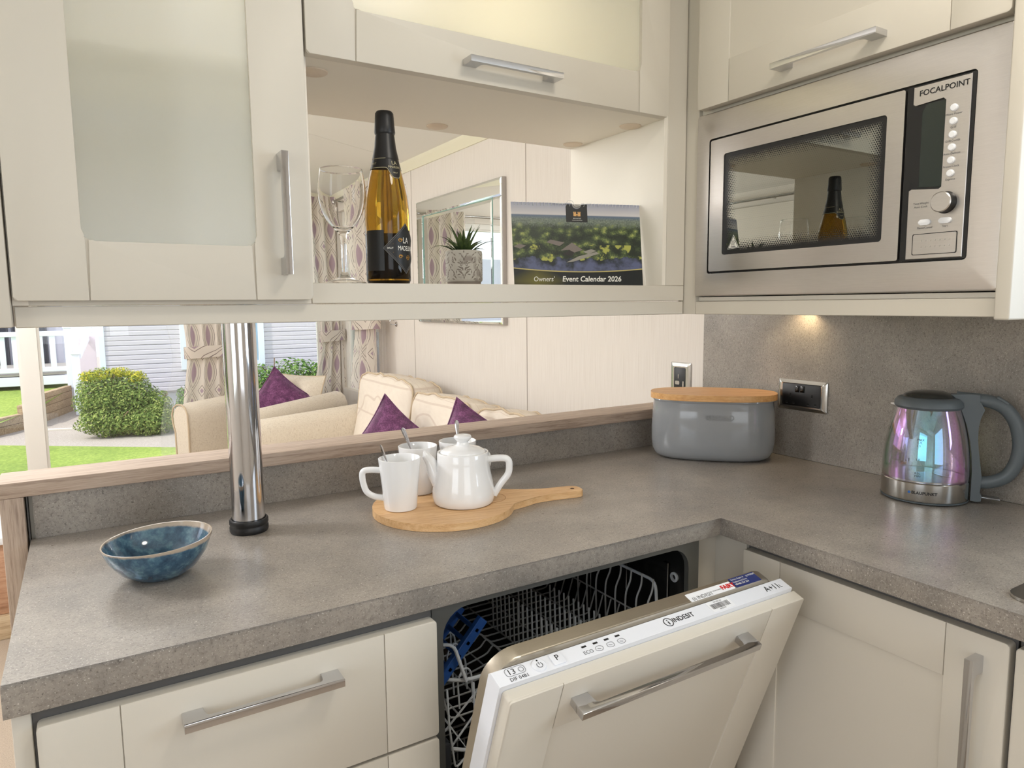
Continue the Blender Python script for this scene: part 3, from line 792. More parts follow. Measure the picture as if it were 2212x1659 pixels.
# barcode sticker and service stickers
bm = B(); prism(bm, rrect(.8290, .8790, .0215, .0430, .0006, 1), .0086, .0088, lambda a, b, c: FD(a, b, c)); sb = obj('barcode_sticker', bm, MT['white'], cs)
bm = B(); x = .8335; rr_ = random.Random(3)
while x < .872:
    w_ = rr_.choice((.0004, .0006, .0011)); prism(bm, rrect(x, x+w_, .0270, .0372, 0), .0088, .0089, lambda a, b, c: FD(a, b, c)); x += w_+rr_.choice((.0005, .0009))
obj('bars', bm, MT['ink'], sb); text('lettering', '60423190', .0036, MT['ink'], sb, lambda a, b, c: FD(.8520+a, .0244+b, .0090)); text('lettering', 'DIF 04B1 UK', .0034, MT['ink'], sb, lambda a, b, c: FD(.8540+a, .0402+b, .0090))
GL = lambda a, b, c: FD(a, b, .0152+c)
bm = B(); prism(bm, rrect(.8020, .9050, .0480, .0655, .001, 1), 0, .0003, GL); s1 = obj('service_sticker', bm, MT['white'], dd)
text('lettering', 'INDESIT', .0100, MT['ink'], s1, lambda a, b, c: GL(.8190+a, .0525+b, .0005), 'LEFT'); text('lettering', '(i)', .010, MT['ink'], s1, lambda a, b, c: GL(.8120+a, .0525+b, .0005)); text('lettering', 'recommends', .004, MT['ink'], s1, lambda a, b, c: GL(.8670+a, .0560+b, .0005))
MT['red'] = plain('red_print', (200, 24, 30), .5); MT['navy'] = plain('navy_print', (34, 48, 104), .4)
text('lettering', 'FAIRY', .0120, MT['red'], s1, lambda a, b, c: GL(.8780+a, .0565+b, .0005), 'LEFT', bold=.0006)
bm = B(); prism(bm, rrect(.9080, .9700, .0480, .0700, .001, 1), 0, .0003, GL); s2 = obj('service_sticker', bm, MT['navy'], dd)
for i, (s, z) in enumerate((('Service, Repair &', .0045), ('Replacement Parts', .0045), ('08448 224 224', .0055))): text('lettering', s, z, MT['whiteink'], s2, lambda a, b, c: GL(.9110+a, .0660-i*.0058+b, .0005), 'LEFT')
text('lettering', '(i) INDESIT', .0048, MT['whiteink'], s2, lambda a, b, c: GL(.9480+a, .0660+b, .0005), 'LEFT')

# upper rack
ZB = .625
rk = obj('upper_rack', tube(B(), rounded([(.475, 1.44, .765), (.475, 1.055, .765), (.475, 1.045, .70), (.522, 1.008, .70), (.958, 1.008, .70), (.985, 1.03, .70), (.985, 1.035, .765), (.985, 1.44, .765)], .02, 4, closed=True), .0033, 8, closed=True), MT['wire'], dwt)
bm = B(); tube(bm, rounded([(.606, 1.006, .70), (.610, .985, .735), (.820, .985, .735), (.824, 1.006, .70)], .012, 4), .0032, 8)
tube(bm, rounded([(.470, 1.04, .765), (.505, 1.018, .765), (.522, 1.006, .70)], .012, 4), .0032, 8); obj('front_rail', bm, MT['wire'], rk)
bm = B()
for i in range(15):
    y = 1.03+i*.029; tube(bm, rounded([(.48, y, .70), (.50, y, ZB), (.60+.0, y, ZB), (.66, y, ZB+.012), (.672, y, ZB+.03), (.685, y, ZB+.012), (.70, y, ZB), (.965, y, ZB), (.982, y, ZB+.05)], .01, 2), .0019, 5)
for x in (.52, .575, .64, .70, .74, .80, .865, .93): rod(bm, (x, 1.012, ZB), (x, 1.445, ZB), .0019, 5)
obj('grid_wire', bm, MT['wire2'], rk)
bm = B()
for x, n, y0, h in ((.741, 16, 1.025, .098), (.800, 15, 1.028, .098), (.865, 12, 1.05, .085)):
    for i in range(n):
        y = y0+i*.0178; bm = B(); tube(bm, [(x, y, ZB), (x-.001, y+.002, ZB+h)], .0021, 6); obj('tine', bm, MT['wire2'], rk)

bm = B()
for i in range(8):
    y = 1.040+i*.034; tube(bm, rounded([(.983, y, .768), (.981, y, .742), (.968, y, .722), (.966, y, .70), (.968, y, ZB)], .012, 3), .0021, 6)
rod(bm, (.977, 1.035, .682), (.977, 1.44, .682), .0020); obj('side_wire', bm, MT['wire2'], rk)
bm = B()
for i in range(5):
    y = 1.032+i*.045; tube(bm, rounded([(.515+i*.012, y-.012, .645), (.512+i*.012, y-.012, .70), (.530+i*.012, y-.006, .715), (.545+i*.012, y, .70), (.548+i*.012, y, .64)], .012, 4), .0019, 6)
obj('loop_wire', bm, MT['wire'], rk)
# blue cup shelf, tilted
mxs = Matrix.Translation((.470, 1.02, .690)) @ Matrix.Rotation(R(-47), 4, 'Y')
bm = B()
for k in range(5): box(bm, .012+k*.026, .020+k*.026, 0, .27, -.004, .004, .001, 1, mxs)
for y, L in ((0, .142), (.075, .135), (.135, .135), (.20, .13), (.265, .13)): box(bm, 0, L, y, y+.012, -.009, .009, .0012, 1, mxs)
obj('cup_shelf', bm, MT['blue'], rk)
# lower rack, mostly in the dark
bm = B()
for z in (.30, .42): tube(bm, rounded([(.475, 1.46, z), (.475, .99, z), (1.0, .99, z), (1.0, 1.46, z)], .03, 3, closed=True), .003, 6, closed=True)
for i in range(14): rod(bm, (.475, 1.0+i*.034, .30), (1.0, 1.0+i*.034, .30), .002, 5)
for i in range(14): rod(bm, (.49+i*.038, 1.0, .30), (.49+i*.038, 1.0, .42), .002, 5)
for j in range(3):
    for i in range(10): rod(bm, (.56+j*.09, 1.03+i*.034, .30), (.56+j*.09, 1.03+i*.034, .40), .002, 5)
obj('lower_rack', bm, MT['wire2'], dwt)
bm = B(); tube(bm, rounded([(.470, 1.0, .60), (.52, .985, .585), (.60, .985, .592)], .02, 4), .0032, 8); tube(bm, rounded([(.482, 1.0, .70), (.480, .99, .64), (.49, .99, .56), (.56, 1.0, .60)], .01, 3), .002, 6); tube(bm, [(.53, .995, .70), (.53, .99, .56), (.47, 1.0, .66)], .002, 6); tube(bm, [(.47, .998, .58), (.60, 1.02, .68)], .002, 6); tube(bm, [(.56, .998, .70), (.47, 1.02, .60)], .002, 6)
obj('front_basket', bm, MT['wire'], rk)
bm = B(); box(bm, .466, .484, .99, 1.03, .54, .61, .004, 2); obj('runner', bm, plain('dark_grey_plastic', (60, 62, 66), .4), dwt)

# ================================================================== THINGS ON THE WORKTOP
# bowl
def bowl_mat():
    t = NT('reactive_blue_glaze'); c = t.co(); n = t.noise(c, 60, 5, .65); z = t.n('SeparateXYZ', {0: c}).outputs[2]
    col = t.ramp(n, [(.32, srgb(34, 62, 86)), (.5, srgb(58, 94, 118)), (.66, srgb(96, 132, 146))])
    rim = t.n('MapRange', {0: t.math('ADD', z, t.math('MULTIPLY', n, .006)), 1: .0585, 2: .0615}).outputs[0]
    spots = t.ramp(t.noise(c, 38, 2), [(.64, (0, 0, 0)), (.70, (.8, .8, .8))])
    col = t.mix(spots, col, srgb(120, 160, 190))
    t.pr(Base_Color=t.mix(rim, col, srgb(176, 160, 142)), Roughness=.1); t.p.inputs['Coat Weight'].default_value = .5; return t.m


bo = thing('bowl', 'small blue-glazed bowl with pale brown rim on the worktop', 'bowl', (.0825, 1.232, TZ), R(8))
bm = B(); lathe(bm, [(0, .001), (.036, .001), (.040, .0035), (.058, .016), (.073, .037), (.0815, .0600), (.0812, .0622), (.0790, .0620), (.070, .040), (.055, .0205), (.036, .009), (0, .0075)], 56, lambda x, y, z: Vector((x, y, z*(1+.06*x/.08))))
obj('glazed_bowl', bm, bowl_mat(), bo, local=True, smooth=60)

# serving board
tb = thing('serving_board', 'round bamboo board with handle carrying the white tea set', 'board', (.630, 1.304, TZ), R(-11.5))
P = [(.149*math.cos(R(a)), .149*math.sin(R(a))) for a in range(24, 337, 8)]
P += [(.172, -.046), (.200, -.031), (.235, -.0255), (.300, -.0235), (.312, -.022), (.320, -.014), (.322, 0), (.320, .014), (.312, .022), (.300, .0235), (.235, .0255), (.200, .031), (.172, .046)]
bm = B(); prism(bm, P, .0005, .0155, lambda a, b, c: Vector((a, b, c)), .002, 2)
obj('board', bm, MT['bamboo'], tb, local=True)
bm = B(); lathe(bm, [(0, .0001), (.005, .0001), (.005, 0), (0, 0)], 16, lambda a, b, c: Vector((.300+a, b, .0157+c))); obj('hanging_hole', bm, plain('dark_hole', (70, 42, 22), .8), tb, local=True)
bm = B()
for rr in (.042,): tube(bm, [Vector((.095+rr*math.cos(R(a)), .0+rr*math.sin(R(a)), .0155)) for a in range(0, 360, 10)], .0005, 4, closed=True)
obj('groove_ring', bm, plain('burnt_line', (150, 100, 56), .6), tb, local=True)
ZT = TZ+.0162

# mugs
def mug(loc, rz, label, first=None):
    if first: m_ = copy_tree(first); m_.location = loc; m_.rotation_euler = (0, 0, rz); m_['label'] = label; return m_
    m_ = thing('mug', label, 'mug', loc, rz, 'white mugs on the bamboo board')
    bm = B(); lathe(bm, [(0, .003), (.027, .003), (.029, .0003), (.0325, .0003), (.0338, .003), (.0375, .050), (.0432, .1035), (.0430, .1055), (.0418, .1060), (.0405, .1050), (.0350, .050), (.0312, .010), (.029, .0075), (0, .0070)], 48)
    obj('cup', bm, MT['ceramic'], m_, local=True, smooth=50)
    bm = B(); tube(bm, rounded([(-.0375, 0, .080), (-.0560, 0, .082), (-.0765, 0, .0805), (-.0765, 0, .060), (-.070, 0, .036), (-.055, 0, .0255), (-.0335, 0, .022)], .012, 5), .0052, 12, ry=1.25, up=(0, 1, 0), square=False)
    obj('handle', bm, MT['ceramic'], m_, local=True); return m_


AX = R(-31.6)
m1 = mug((.5375, 1.316, ZT), AX+R(4), 'white mug at the front left of the board with its handle showing')
mug((.620, 1.410, ZT), AX+R(8), 'white mug behind the front mug, partly hidden beside the teapot spout', m1)
mug((.7205, 1.412, ZT), AX+R(160), 'white mug hidden behind the teapot, only its rim showing', m1)

# spoons
def spoon(p0, p1, label, twist=0):
    s_ = thing('teaspoon', label, 'spoon', p0, 0, 'teaspoons in the white mugs')
    a, b = Vector(p0), Vector(p1); d = (b-a).normalized(); sd = Vector((math.cos(AX+twist), math.sin(AX+twist), 0)); sd = (sd-d*sd.dot(d)).normalized(); nn = d.cross(sd)
    L = (b-a).length; bm = B(); prof = [(0, .0016), (.25, .0018), (.55, .0020), (.75, .0034), (.9, .0050), (.965, .0048), (1, .0018)]
    rings = []
    for t, w_ in prof:
        c = a+d*(L*t)+nn*(.003*math.sin(t*PI)); rings.append([bm.verts.new(c+sd*w_*x+nn*y) for x, y in ((-1, 0), (-.5, .0011), (.5, .0011), (1, 0), (.5, -.0008), (-.5, -.0008))])
    for r1, r2 in zip(rings, rings[1:]):
        for k in range(6): bm.faces.new((r1[k], r1[(k+1) % 6], r2[(k+1) % 6], r2[k]))
    bm.faces.new(rings[-1]); bm.faces.new(rings[0][::-1]); obj('handle', bm, MT['chrome'], s_)
    bm = B(); lathe(bm, [(0, -.0012), (.5, -.0006), (.85, .0006), (1, .0020), (.85, .0014), (.5, .0002), (0, -.0004)], 20, lambda x, y, z: a-d*.016+d*(x*.018)+sd*(y*.0105)+nn*(z+.0015)); obj('bowl', bm, MT['chrome'], s_)
    return s_


spoon((.545, 1.318, ZT+.028), (.5085, 1.345, ZT+.131), 'teaspoon leaning left in the front white mug', R(70))
spoon((.628, 1.405, ZT+.030), (.5890, 1.4205, ZT+.147), 'teaspoon standing in the mug beside the teapot spout')
spoon((.722, 1.402, ZT+.030), (.7330, 1.440, ZT+.148), 'teaspoon standing in the mug behind the teapot')

# teapot
tp = thing('teapot', 'white ceramic teapot with round knob lid on the bamboo board', 'teapot', (.667, 1.283, ZT), AX+R(3))
bm = B(); lathe(bm, [(0, .002), (.056, .002), (.060, .0005), (.0635, .004), (.0658, .016), (.0655, .028), (.0620, .048), (.0575, .070), (.0548, .090), (.0545, .1065), (.0535, .1090), (.0510, .1095), (.0490, .1070), (.0490, .100), (.052, .070), (.058, .030), (.055, .010), (0, .008)], 56)
obj('body', bm, MT['ceramic'], tp, local=True, smooth=50)
bm = B(); lathe(bm, [(0, .1015), (.0480, .1015), (.0482, .1080), (.0455, .1125), (.036, .1175), (.020, .1215), (.0135, .1245), (.0118, .1300), (.0150, .1345), (.0185, .1380), (.0188, .1410), (.0165, .1440), (.009, .1456), (0, .1458)], 48); obj('lid', bm, MT['ceramic'], tp, local=True, smooth=50)
bm = B(); tube(bm, smoothpath([(-.046, 0, .044), (-.058, 0, .064), (-.0665, 0, .085), (-.079, 0, .1035), (-.0835, 0, .1065)], 5), [.021, .0205, .020, .019, .018, .0172, .0164, .0155, .0145, .0135, .0125, .0115, .0105, .0097, .0089, .0082, .0075, .0070, .0066, .0062, .006][:21], 20); obj('spout', bm, MT['ceramic'], tp, local=True)
bm = B(); tube(bm, rounded([(.0520, 0, .0910), (.072, 0, .0935), (.0975, 0, .0925), (.0975, 0, .060), (.0800, 0, .0400), (.0640, 0, .0140)], .013, 6), .0062, 14, ry=1.2, up=(0, 1, 0)); obj('handle', bm, MT['ceramic'], tp, local=True)

# bread bin
bb = thing('bread_bin', 'grey glazed BREAD bin with bamboo lid in the worktop corner', 'bread bin', (1.492, 1.352, TZ), R(-46.5))
MT['greyglaze'] = plain('grey_glaze', (146, 148, 150), .1, 0, Coat_Weight=.4)
def sup(z, a, b, n=2.6, seg=64):
    return [(math.copysign(abs(math.cos(t))**(2/n), math.cos(t))*a, math.copysign(abs(math.sin(t))**(2/n), math.sin(t))*b, z) for t in [2*PI*i/seg for i in range(seg)]]
bm = B(); rings = []
for z, k in ((.0006, -.030), (.004, -.019), (.012, -.009), (.026, -.0025), (.05, .0005), (.09, .0005), (.135, -.002), (.160, -.0045), (.1625, -.004), (.1645, -.002), (.167, -.0025), (.1675, -.007), (.160, -.012), (.02, -.012)):
    rings.append([bm.verts.new(p) for p in sup(z, .166+k, .096+k)])
for r1, r2 in zip(rings, rings[1:]):
    for k in range(64): bm.faces.new((r1[k], r1[(k+1) % 64], r2[(k+1) % 64], r2[k]))
bm.faces.new(rings[0][::-1]); bm.faces.new(rings[-1])
bd = obj('pot', bm, MT['greyglaze'], bb, local=True, smooth=50)
bm = B()
for z0, z1 in ((.1680, .1845),): prism(bm, [p[:2] for p in sup(0, .170, .099, 2.5)], z0, z1, lambda a, b, c: Vector((a, b, c)), .002, 2)
obj('lid', bm, MT['bamboo_lid'], bb, local=True)
def bbf(a, b, c):
    n = 2.6; A_, B_ = .1655, .0955
    y = -B_*(1-abs(a/A_)**n)**(1/n); return Vector((a, y-.0002-c, .1245+b))
text('raised_lettering', 'BREAD', .021, MT['greyglaze'], bb, lambda a, b, c: bbf(a+.018, b, c+.0006), ext=.0007, spacing=1.25, local=True)

# kettle
kt = thing('kettle', 'glass kettle with grey handle and steel base on the worktop', 'kettle', (1.566, .806, TZ), R(-62.7))
MT['kgrey'] = plain('slate_grey_plastic', (92, 100, 104), .42); MT['kdark'] = plain('dark_lid_inset', (52, 54, 52), .2)
bm = B(); lathe(bm, [(0, .0005), (.078, .0005), (.0845, .003), (.0850, .006), (0, .006)], 56); obj('power_base', bm, MT['kgrey'], kt, local=True)
bm = B(); lathe(bm, [(0, .0065), (.0838, .0065), (.0845, .009), (.0845, .0445), (.0825, .0470), (.0, .0470)], 64); kb = obj('steel_band', bm, MT['kband'], kt, local=True)
jp = [(.0838, .0475), (.0846, .060), (.0838, .085), (.0815, .110), (.0775, .138), (.0715, .166), (.0640, .192), (.0605, .203)]
def ip(z): return None
inner = [(r-.0024, z) for r, z in jp[::-1]]
bm = B(); lathe(bm, jp+inner, 72, closed=True); obj('glass_jug', bm, MT['kglass'], kt, local=True, smooth=60)
bm = B(); lathe(bm, [(0, .0475), (.079, .0475), (.079, .0500), (.072, .0510), (0, .0515)], 48); obj('heating_plate', bm, MT['satin'], kt, local=True)
bm = B(); lathe(bm, [(0, .2000), (.0630, .2000), (.0665, .2050), (.0655, .2150), (.0600, .2215), (.0520, .2245), (.047, .2235), (0, .2235)], 56); ld = obj('lid', bm, MT['kgrey'], kt, local=True)
bm = B(); lathe(bm, [(0, .2236), (.0515, .2246), (.046, .2300), (.030, .2352), (0, .2372)], 48, sx=1); obj('lid_inset', bm, MT['kdark'], ld, local=True)
bm = B(); prism(bm, [(-.072, .204), (-.062, .2015), (-.060, .2075), (-.073, .2065)], -.008, .008, lambda a, b, c: Vector((a, c, b))); obj('spout', bm, MT['kband'], kt, local=True)
def kprof(r, z): return Vector((r, 0, z))
bm = B(); tube(bm, [kprof(*p) for p in [(a.x, a.y) for a in [Vector((q[0], q[1])) for q in [(.040, .2300), (.062, .2270), (.085, .2265), (.105, .2270), (.1250, .2235), (.1440, .2110), (.1600, .1880), (.1690, .1560), (.1715, .1240), (.1680, .0960), (.1590, .0720), (.1440, .0540), (.1220, .0440), (.0960, .0420)]]]] if False else smoothpath([(.050, 0, .2245), (.078, 0, .2225), (.108, 0, .2200), (.1350, 0, .2080), (.1540, 0, .1840), (.1640, 0, .1520), (.1665, 0, .1200), (.1600, 0, .0860), (.1440, 0, .0600), (.1180, 0, .0470), (.0900, 0, .0440)], 5), .0108, 16, ry=1.25, up=(0, 1, 0)); hd = obj('handle', bm, MT['kgrey'], kt, local=True)
bm = B()
P = [(.0600, .2010), (.0720, .1660), (.0790, .1360), (.0830, .1080), (.0860, .0700), (.0860, .0060), (.0980, .0040), (.1050, .0060), (.1060, .0180), (.1020, .0240), (.1030, .0420), (.1040, .0580), (.1000, .0850), (.0960, .1120), (.0930, .1400), (.0930, .1650), (.0960, .1850), (.1020, .2020), (.0940, .2180), (.0700, .2200)]
prism(bm, P, -.0135, .0135, lambda a, b, c: Vector((a, c, b)), .003, 2); obj('spine', bm, MT['kgrey'], hd, local=True)
bm = B(); prism(bm, [(.040, .2160), (.070, .2080), (.092, .2120), (.092, .2330), (.074, .2345), (.040, .2320)], -.0150, .0150, lambda a, b, c: Vector((a, c, b)), .003, 2); obj('hinge_cover', bm, MT['kgrey'], hd, local=True)
bm = B(); box(bm, -.013, .013, -.009, .009, 0, .007, .003, 3, Matrix.Translation((.1300, 0, .2200)) @ Matrix.Rotation(R(34), 4, 'Y')); obj('lid_button', bm, MT['kgrey'], hd, local=True)
bm = B(); box(bm, .100, .138, -.011, .011, .0185, .0215, .001, 2, Matrix.Rotation(R(3), 4, 'Y')); obj('switch_lever', bm, plain('clear_grey_lever', (150, 152, 154), .15, .6), kt, local=True)
def kcyl(r, ang, z): return lambda a, b, c: Vector(((r+.0003)*math.cos(ang+a/r), (r+.0003)*math.sin(ang+a/r), z+b))
VA = math.atan2(-.806, -1.566)-R(-62.7)
text('lettering', 'BLAUPUNKT', .0085, MT['ink'], kb, kcyl(.0845, VA-.27, .0260), 'LEFT', bold=.00025, local=True)
bm = B(); lathe(bm, [(0, .0004), (.0026, .0003), (.0027, 0)], 14, lambda a, b, c: kcyl(.0845, VA-.32, .0260)(a, b, c)); obj('emblem', bm, plain('blue_dot', (50, 110, 190), .4), kb, local=True)
def kjug(z0, ang):
    def f(a, b, c):
        z = z0+b
        for (r0, q0), (r1, q1) in zip(jp, jp[1:]):
            if q0 <= z <= q1: r = r0+(r1-r0)*(z-q0)/(q1-q0); break
        else: r = .08
        return Vector(((r+.0004)*math.cos(ang+a/r), (r+.0004)*math.sin(ang+a/r), z))
    return f
jg = [o_ for o_ in kt.children if o_.name.startswith('glass_jug')][0]
for s, z in (('MAX', .139), ('1.7L', .133), ('1.5', .126), ('1.0', .097), ('0.5L', .068), ('MIN', .062)): text('lettering', s, .0062, MT['ink'], jg, kjug(z, VA-.22), 'LEFT', local=True)

# sockets
def socket(name, label, y0, y1, z0, z1, iy0, iy1, iz0, iz1, x=XW-.006):
    s_ = thing(name, label, 'socket', (x, (y0+y1)/2, z0)); f = lambda a, b, c: Vector((x-.0003-c, a, b))
    bm = B(); o0 = rrect(y0, y1, z0, z1, .004, 4); o1 = rrect(y0+.009, y1-.009, z0+.009, z1-.009, .003, 4); i_ = rrect(iy0, iy1, iz0, iz1, .004, 4)
    n = len(o0); L = [[bm.verts.new(f(a, b, c)) for a, b in P] for P, c in ((o0, 0), (o0, .003), (o1, .0085), (i_, .0075), (i_, 0))]
    for r1, r2 in zip(L, L[1:]):
        for i in range(n): bm.faces.new((r1[i], r1[(i+1) % n], r2[(i+1) % n], r2[i]))
    obj('frame', bm, MT['satin'], s_)
    bm = B(); prism(bm, rrect(iy0+.0003, iy1-.0003, iz0+.0003, iz1-.0003, .004, 4), 0, .0082, f, .001); ins = obj('insert', bm, MT['black'], s_)
    return s_, ins, f


s_, ins, f = socket('double_socket', 'silver framed black double socket on the splashback', 1.1165, 1.2675, 1.0445, 1.1285, 1.1330, 1.2520, 1.0570, 1.1180)
for y in (1.2040, 1.1880):
    bm = B(); prism(bm, rrect(y-.0055, y+.0055, 1.0955, 1.1135, .001, 2), .0082, .0115, f, .001); obj('switch', bm, plain('gloss_black', (14, 14, 15), .1), ins)
MT['hole'] = plain('pin_hole', (3, 3, 3), .9)
for yc in (1.2255, 1.1585):
    for dy, dz, w_, h_ in ((0, .0, .004, .009), (.011, -.0215, .0065, .0045), (-.011, -.0215, .0065, .0045)):
        bm = B(); prism(bm, rrect(yc+dy-w_/2, yc+dy+w_/2, 1.0870+dz-h_/2, 1.0870+dz+h_/2, 0), .0082, .0085, f); obj('pin_slot', bm, MT['hole'], ins)
        bm = B(); prism(bm, rrect(yc+dy-w_/2, yc+dy+w_/2, 1.0870+dz-h_/2-.0006, 1.0870+dz-h_/2, 0), .0082, .0086, f); obj('slot_edge', bm, MT['greyink'], ins)
s_, ins, f = socket('aerial_socket', 'upright silver framed black outlet plate on the cream wall', 1.6085, 1.6975, 1.0100, 1.1470, 1.6270, 1.6790, 1.0270, 1.1300, XW)
bm = B(); prism(bm, rrect(1.634, 1.640, 1.068, 1.086, .001, 2), .0082, .009, f); prism(bm, rrect(1.652, 1.672, 1.074, 1.086, .004, 3), .0082, .010, f); prism(bm, rrect(1.657, 1.660, 1.094, 1.108, .001, 2), .0082, .009, f); obj('port', bm, MT['satin'], ins)

# ================================================================== THINGS IN THE NICHE
ZS = 1.3803
# champagne bottle
bt = thing('sparkling_wine_bottle', 'dark foiled sparkling wine bottle with black diamond label', 'bottle', (.493, 1.233, ZS), 0)
bp = [(0, .004), (.028, .003), (.034, .0004), (.038, .002), (.0405, .008), (.0408, .05), (.0408, .115), (.0400, .138), (.0375, .160), (.0325, .185), (.0265, .210), (.0210, .232), (.0178, .252), (.0160, .272), (.0150, .292), (0, .292)]
bm = B(); lathe(bm, bp, 64); obj('glass_body', bm, MT['bottle'], bt, local=True, smooth=60)
def brad(z):
    for (r0, q0), (r1, q1) in zip(bp[3:], bp[4:]):
        if q0 <= z <= q1 and q1 > q0: return r0+(r1-r0)*(z-q0)/(q1-q0)
    return .03
MT['foil'] = plain('black_foil', (26, 26, 28), .38); MT['label'] = plain('black_label', (20, 20, 22), .4)
bm = B(); lathe(bm, [(.0243, .2245), (.0232, .229), (.0196, .246), (.0176, .264), (.0168, .270)], 48)
zs = [.205]
lathe(bm, [(.0168, .268), (.0180, .2700), (.0188, .2730), (.0178, .2840), (.0170, .2980), (.0164, .3060), (.0140, .3095), (0, .3098)], 48)
obj('neck_foil', bm, MT['foil'], bt, local=True)
BV = math.atan2(-1.233, -.493)              # direction towards the viewer
def bcyl(z0, ang, k=.0005):
    def f(a, b, c):
        z = z0+b; r = brad(z)+k+c; t = ang+a/brad(z0); return Vector((r*math.cos(t), r*math.sin(t), z))
    return f
def wrap(bm, pts, f, n=14):
    """fill a polygon on the bottle by a grid of strips between its left and right outlines (pts as (b, a_left, a_right))"""
    rows = []
    for b, a0, a1 in pts: rows.append([bm.verts.new(f(a0+(a1-a0)*i/n, b, 0)) for i in range(n+1)])
    for r1, r2 in zip(rows, rows[1:]):
        for i in range(n):
            q = [r1[i], r1[i+1], r2[i+1], r2[i]]
            bm.faces.new(q)
    return bm


# neck band (all round) with a shield that dips
NB = BV+.62
bm = B(); rows = []
def dip(a): return .018*math.exp(-(a/.42)**4)
for k in range(9):
    row = []
    for i in range(49):
        a = -PI+2*PI*i/48; top = .2255+.006*math.exp(-(a/.5)**4); bot = .2060-dip(a); z = bot+(top-bot)*k/8; row.append(bm.verts.new(Vector(((brad(z)+.0006)*math.cos(NB+a), (brad(z)+.0006)*math.sin(NB+a), z))))
    rows.append(row)
for r1, r2 in zip(rows, rows[1:]):
    for i in range(48): bm.faces.new((r1[i], r1[i+1], r2[i+1], r2[i]))
nb = obj('neck_label', bm, MT['label'], bt, local=True)
MT['paleline'] = plain('pale_gold_line', (196, 186, 150), .4)
bm = B()
for fn in (lambda a: .2060-dip(a)+.0012, lambda a: .2240+.006*math.exp(-(a/.5)**4)):
    tube(bm, [Vector(((brad(fn(a))+.0008)*math.cos(NB+a), (brad(fn(a))+.0008)*math.sin(NB+a), fn(a))) for a in [-PI+2*PI*i/72 for i in range(72)]], .00045, 5, closed=True)
obj('border', bm, MT['paleline'], nb, local=True)
text('lettering', 'LA', .0095, MT['paleline'], nb, bcyl(.2160, NB, .0010), local=True); text('lettering', 'MADELEINE', .0055, MT['paleline'], nb, bcyl(.2085, NB, .0010), local=True, spacing=.85); text('lettering', 'BRUT', .004, MT['paleline'], nb, bcyl(.1985, NB, .0010), local=True); text('lettering', 'BRUT', .005, MT['paleline'], nb, bcyl(.2150, NB-1.55, .0010), local=True)
# diamond label
LB = BV+.86; hz_, ha_ = .0455, .0440; zc = .0640
bm = B(); wrap(bm, [(hz_*(-1+2*k/16), -ha_*(1-abs(-1+2*k/16))-.0001, ha_*(1-abs(-1+2*k/16))+.0001) for k in range(17)], bcyl(zc, LB, .0006), 12); lbo = obj('diamond_label', bm, MT['label'], bt, local=True)
bm = B(); fz = bcyl(zc, LB, .0009)
for k in (.98, .90):
    L = []; cs_ = [(0, hz_*k), (ha_*k, 0), (0, -hz_*k), (-ha_*k, 0)]
    for i in range(4):
        a, b = cs_[i], cs_[(i+1) % 4]; L += [fz(a[0]+(b[0]-a[0])*t/10, a[1]+(b[1]-a[1])*t/10, 0) for t in range(10)]
    tube(bm, L, .0006 if k > .95 else .0003, 5, closed=True)
obj('border', bm, plain('grey_line', (110, 108, 104), .4), lbo, local=True)
text('lettering', 'LA', .0150, MT['whiteink'], lbo, bcyl(zc+.0140, LB, .0010), local=True, xs=.8); text('lettering', 'MADELEINE', .0118, MT['whiteink'], lbo, bcyl(zc, LB+.08, .0010), local=True, spacing=.92, xs=.72); text('lettering', 'BRUT', .0046, MT['whiteink'], lbo, bcyl(zc, LB-.76, .0010), local=True)
bm = B()
for s in (-1, 1): rod(bm, fz(-.026, s*.0075, 0), fz(.026, s*.0075, 0), .0003, 4); tube(bm, [fz(-.012+.0045*math.cos(t)*(1-t*.07), s*.0145+.0035*math.sin(t)*(1-t*.07), 0) for t in [i*.5 for i in range(18)]], .0006, 5)
tube(bm, [fz(.006+(.0052-t*.0004)*math.cos(t), -.0165+(.0052-t*.0004)*math.sin(t), 0) for t in [i*.45 for i in range(24)]], .0004, 5)
obj('ornament', bm, MT['gold'], lbo, local=True)
bm = B(); wrap(bm, [(-.036+.072*k/8, -.0185, .0185) for k in range(9)], bcyl(.060, BV-.62, .0006), 10); wrap(bm, [(-.040+.080*k/8, -.052, .052) for k in range(9)], bcyl(.056, BV+PI, .0006), 20); obj('back_label', bm, MT['label'], bt, local=True)

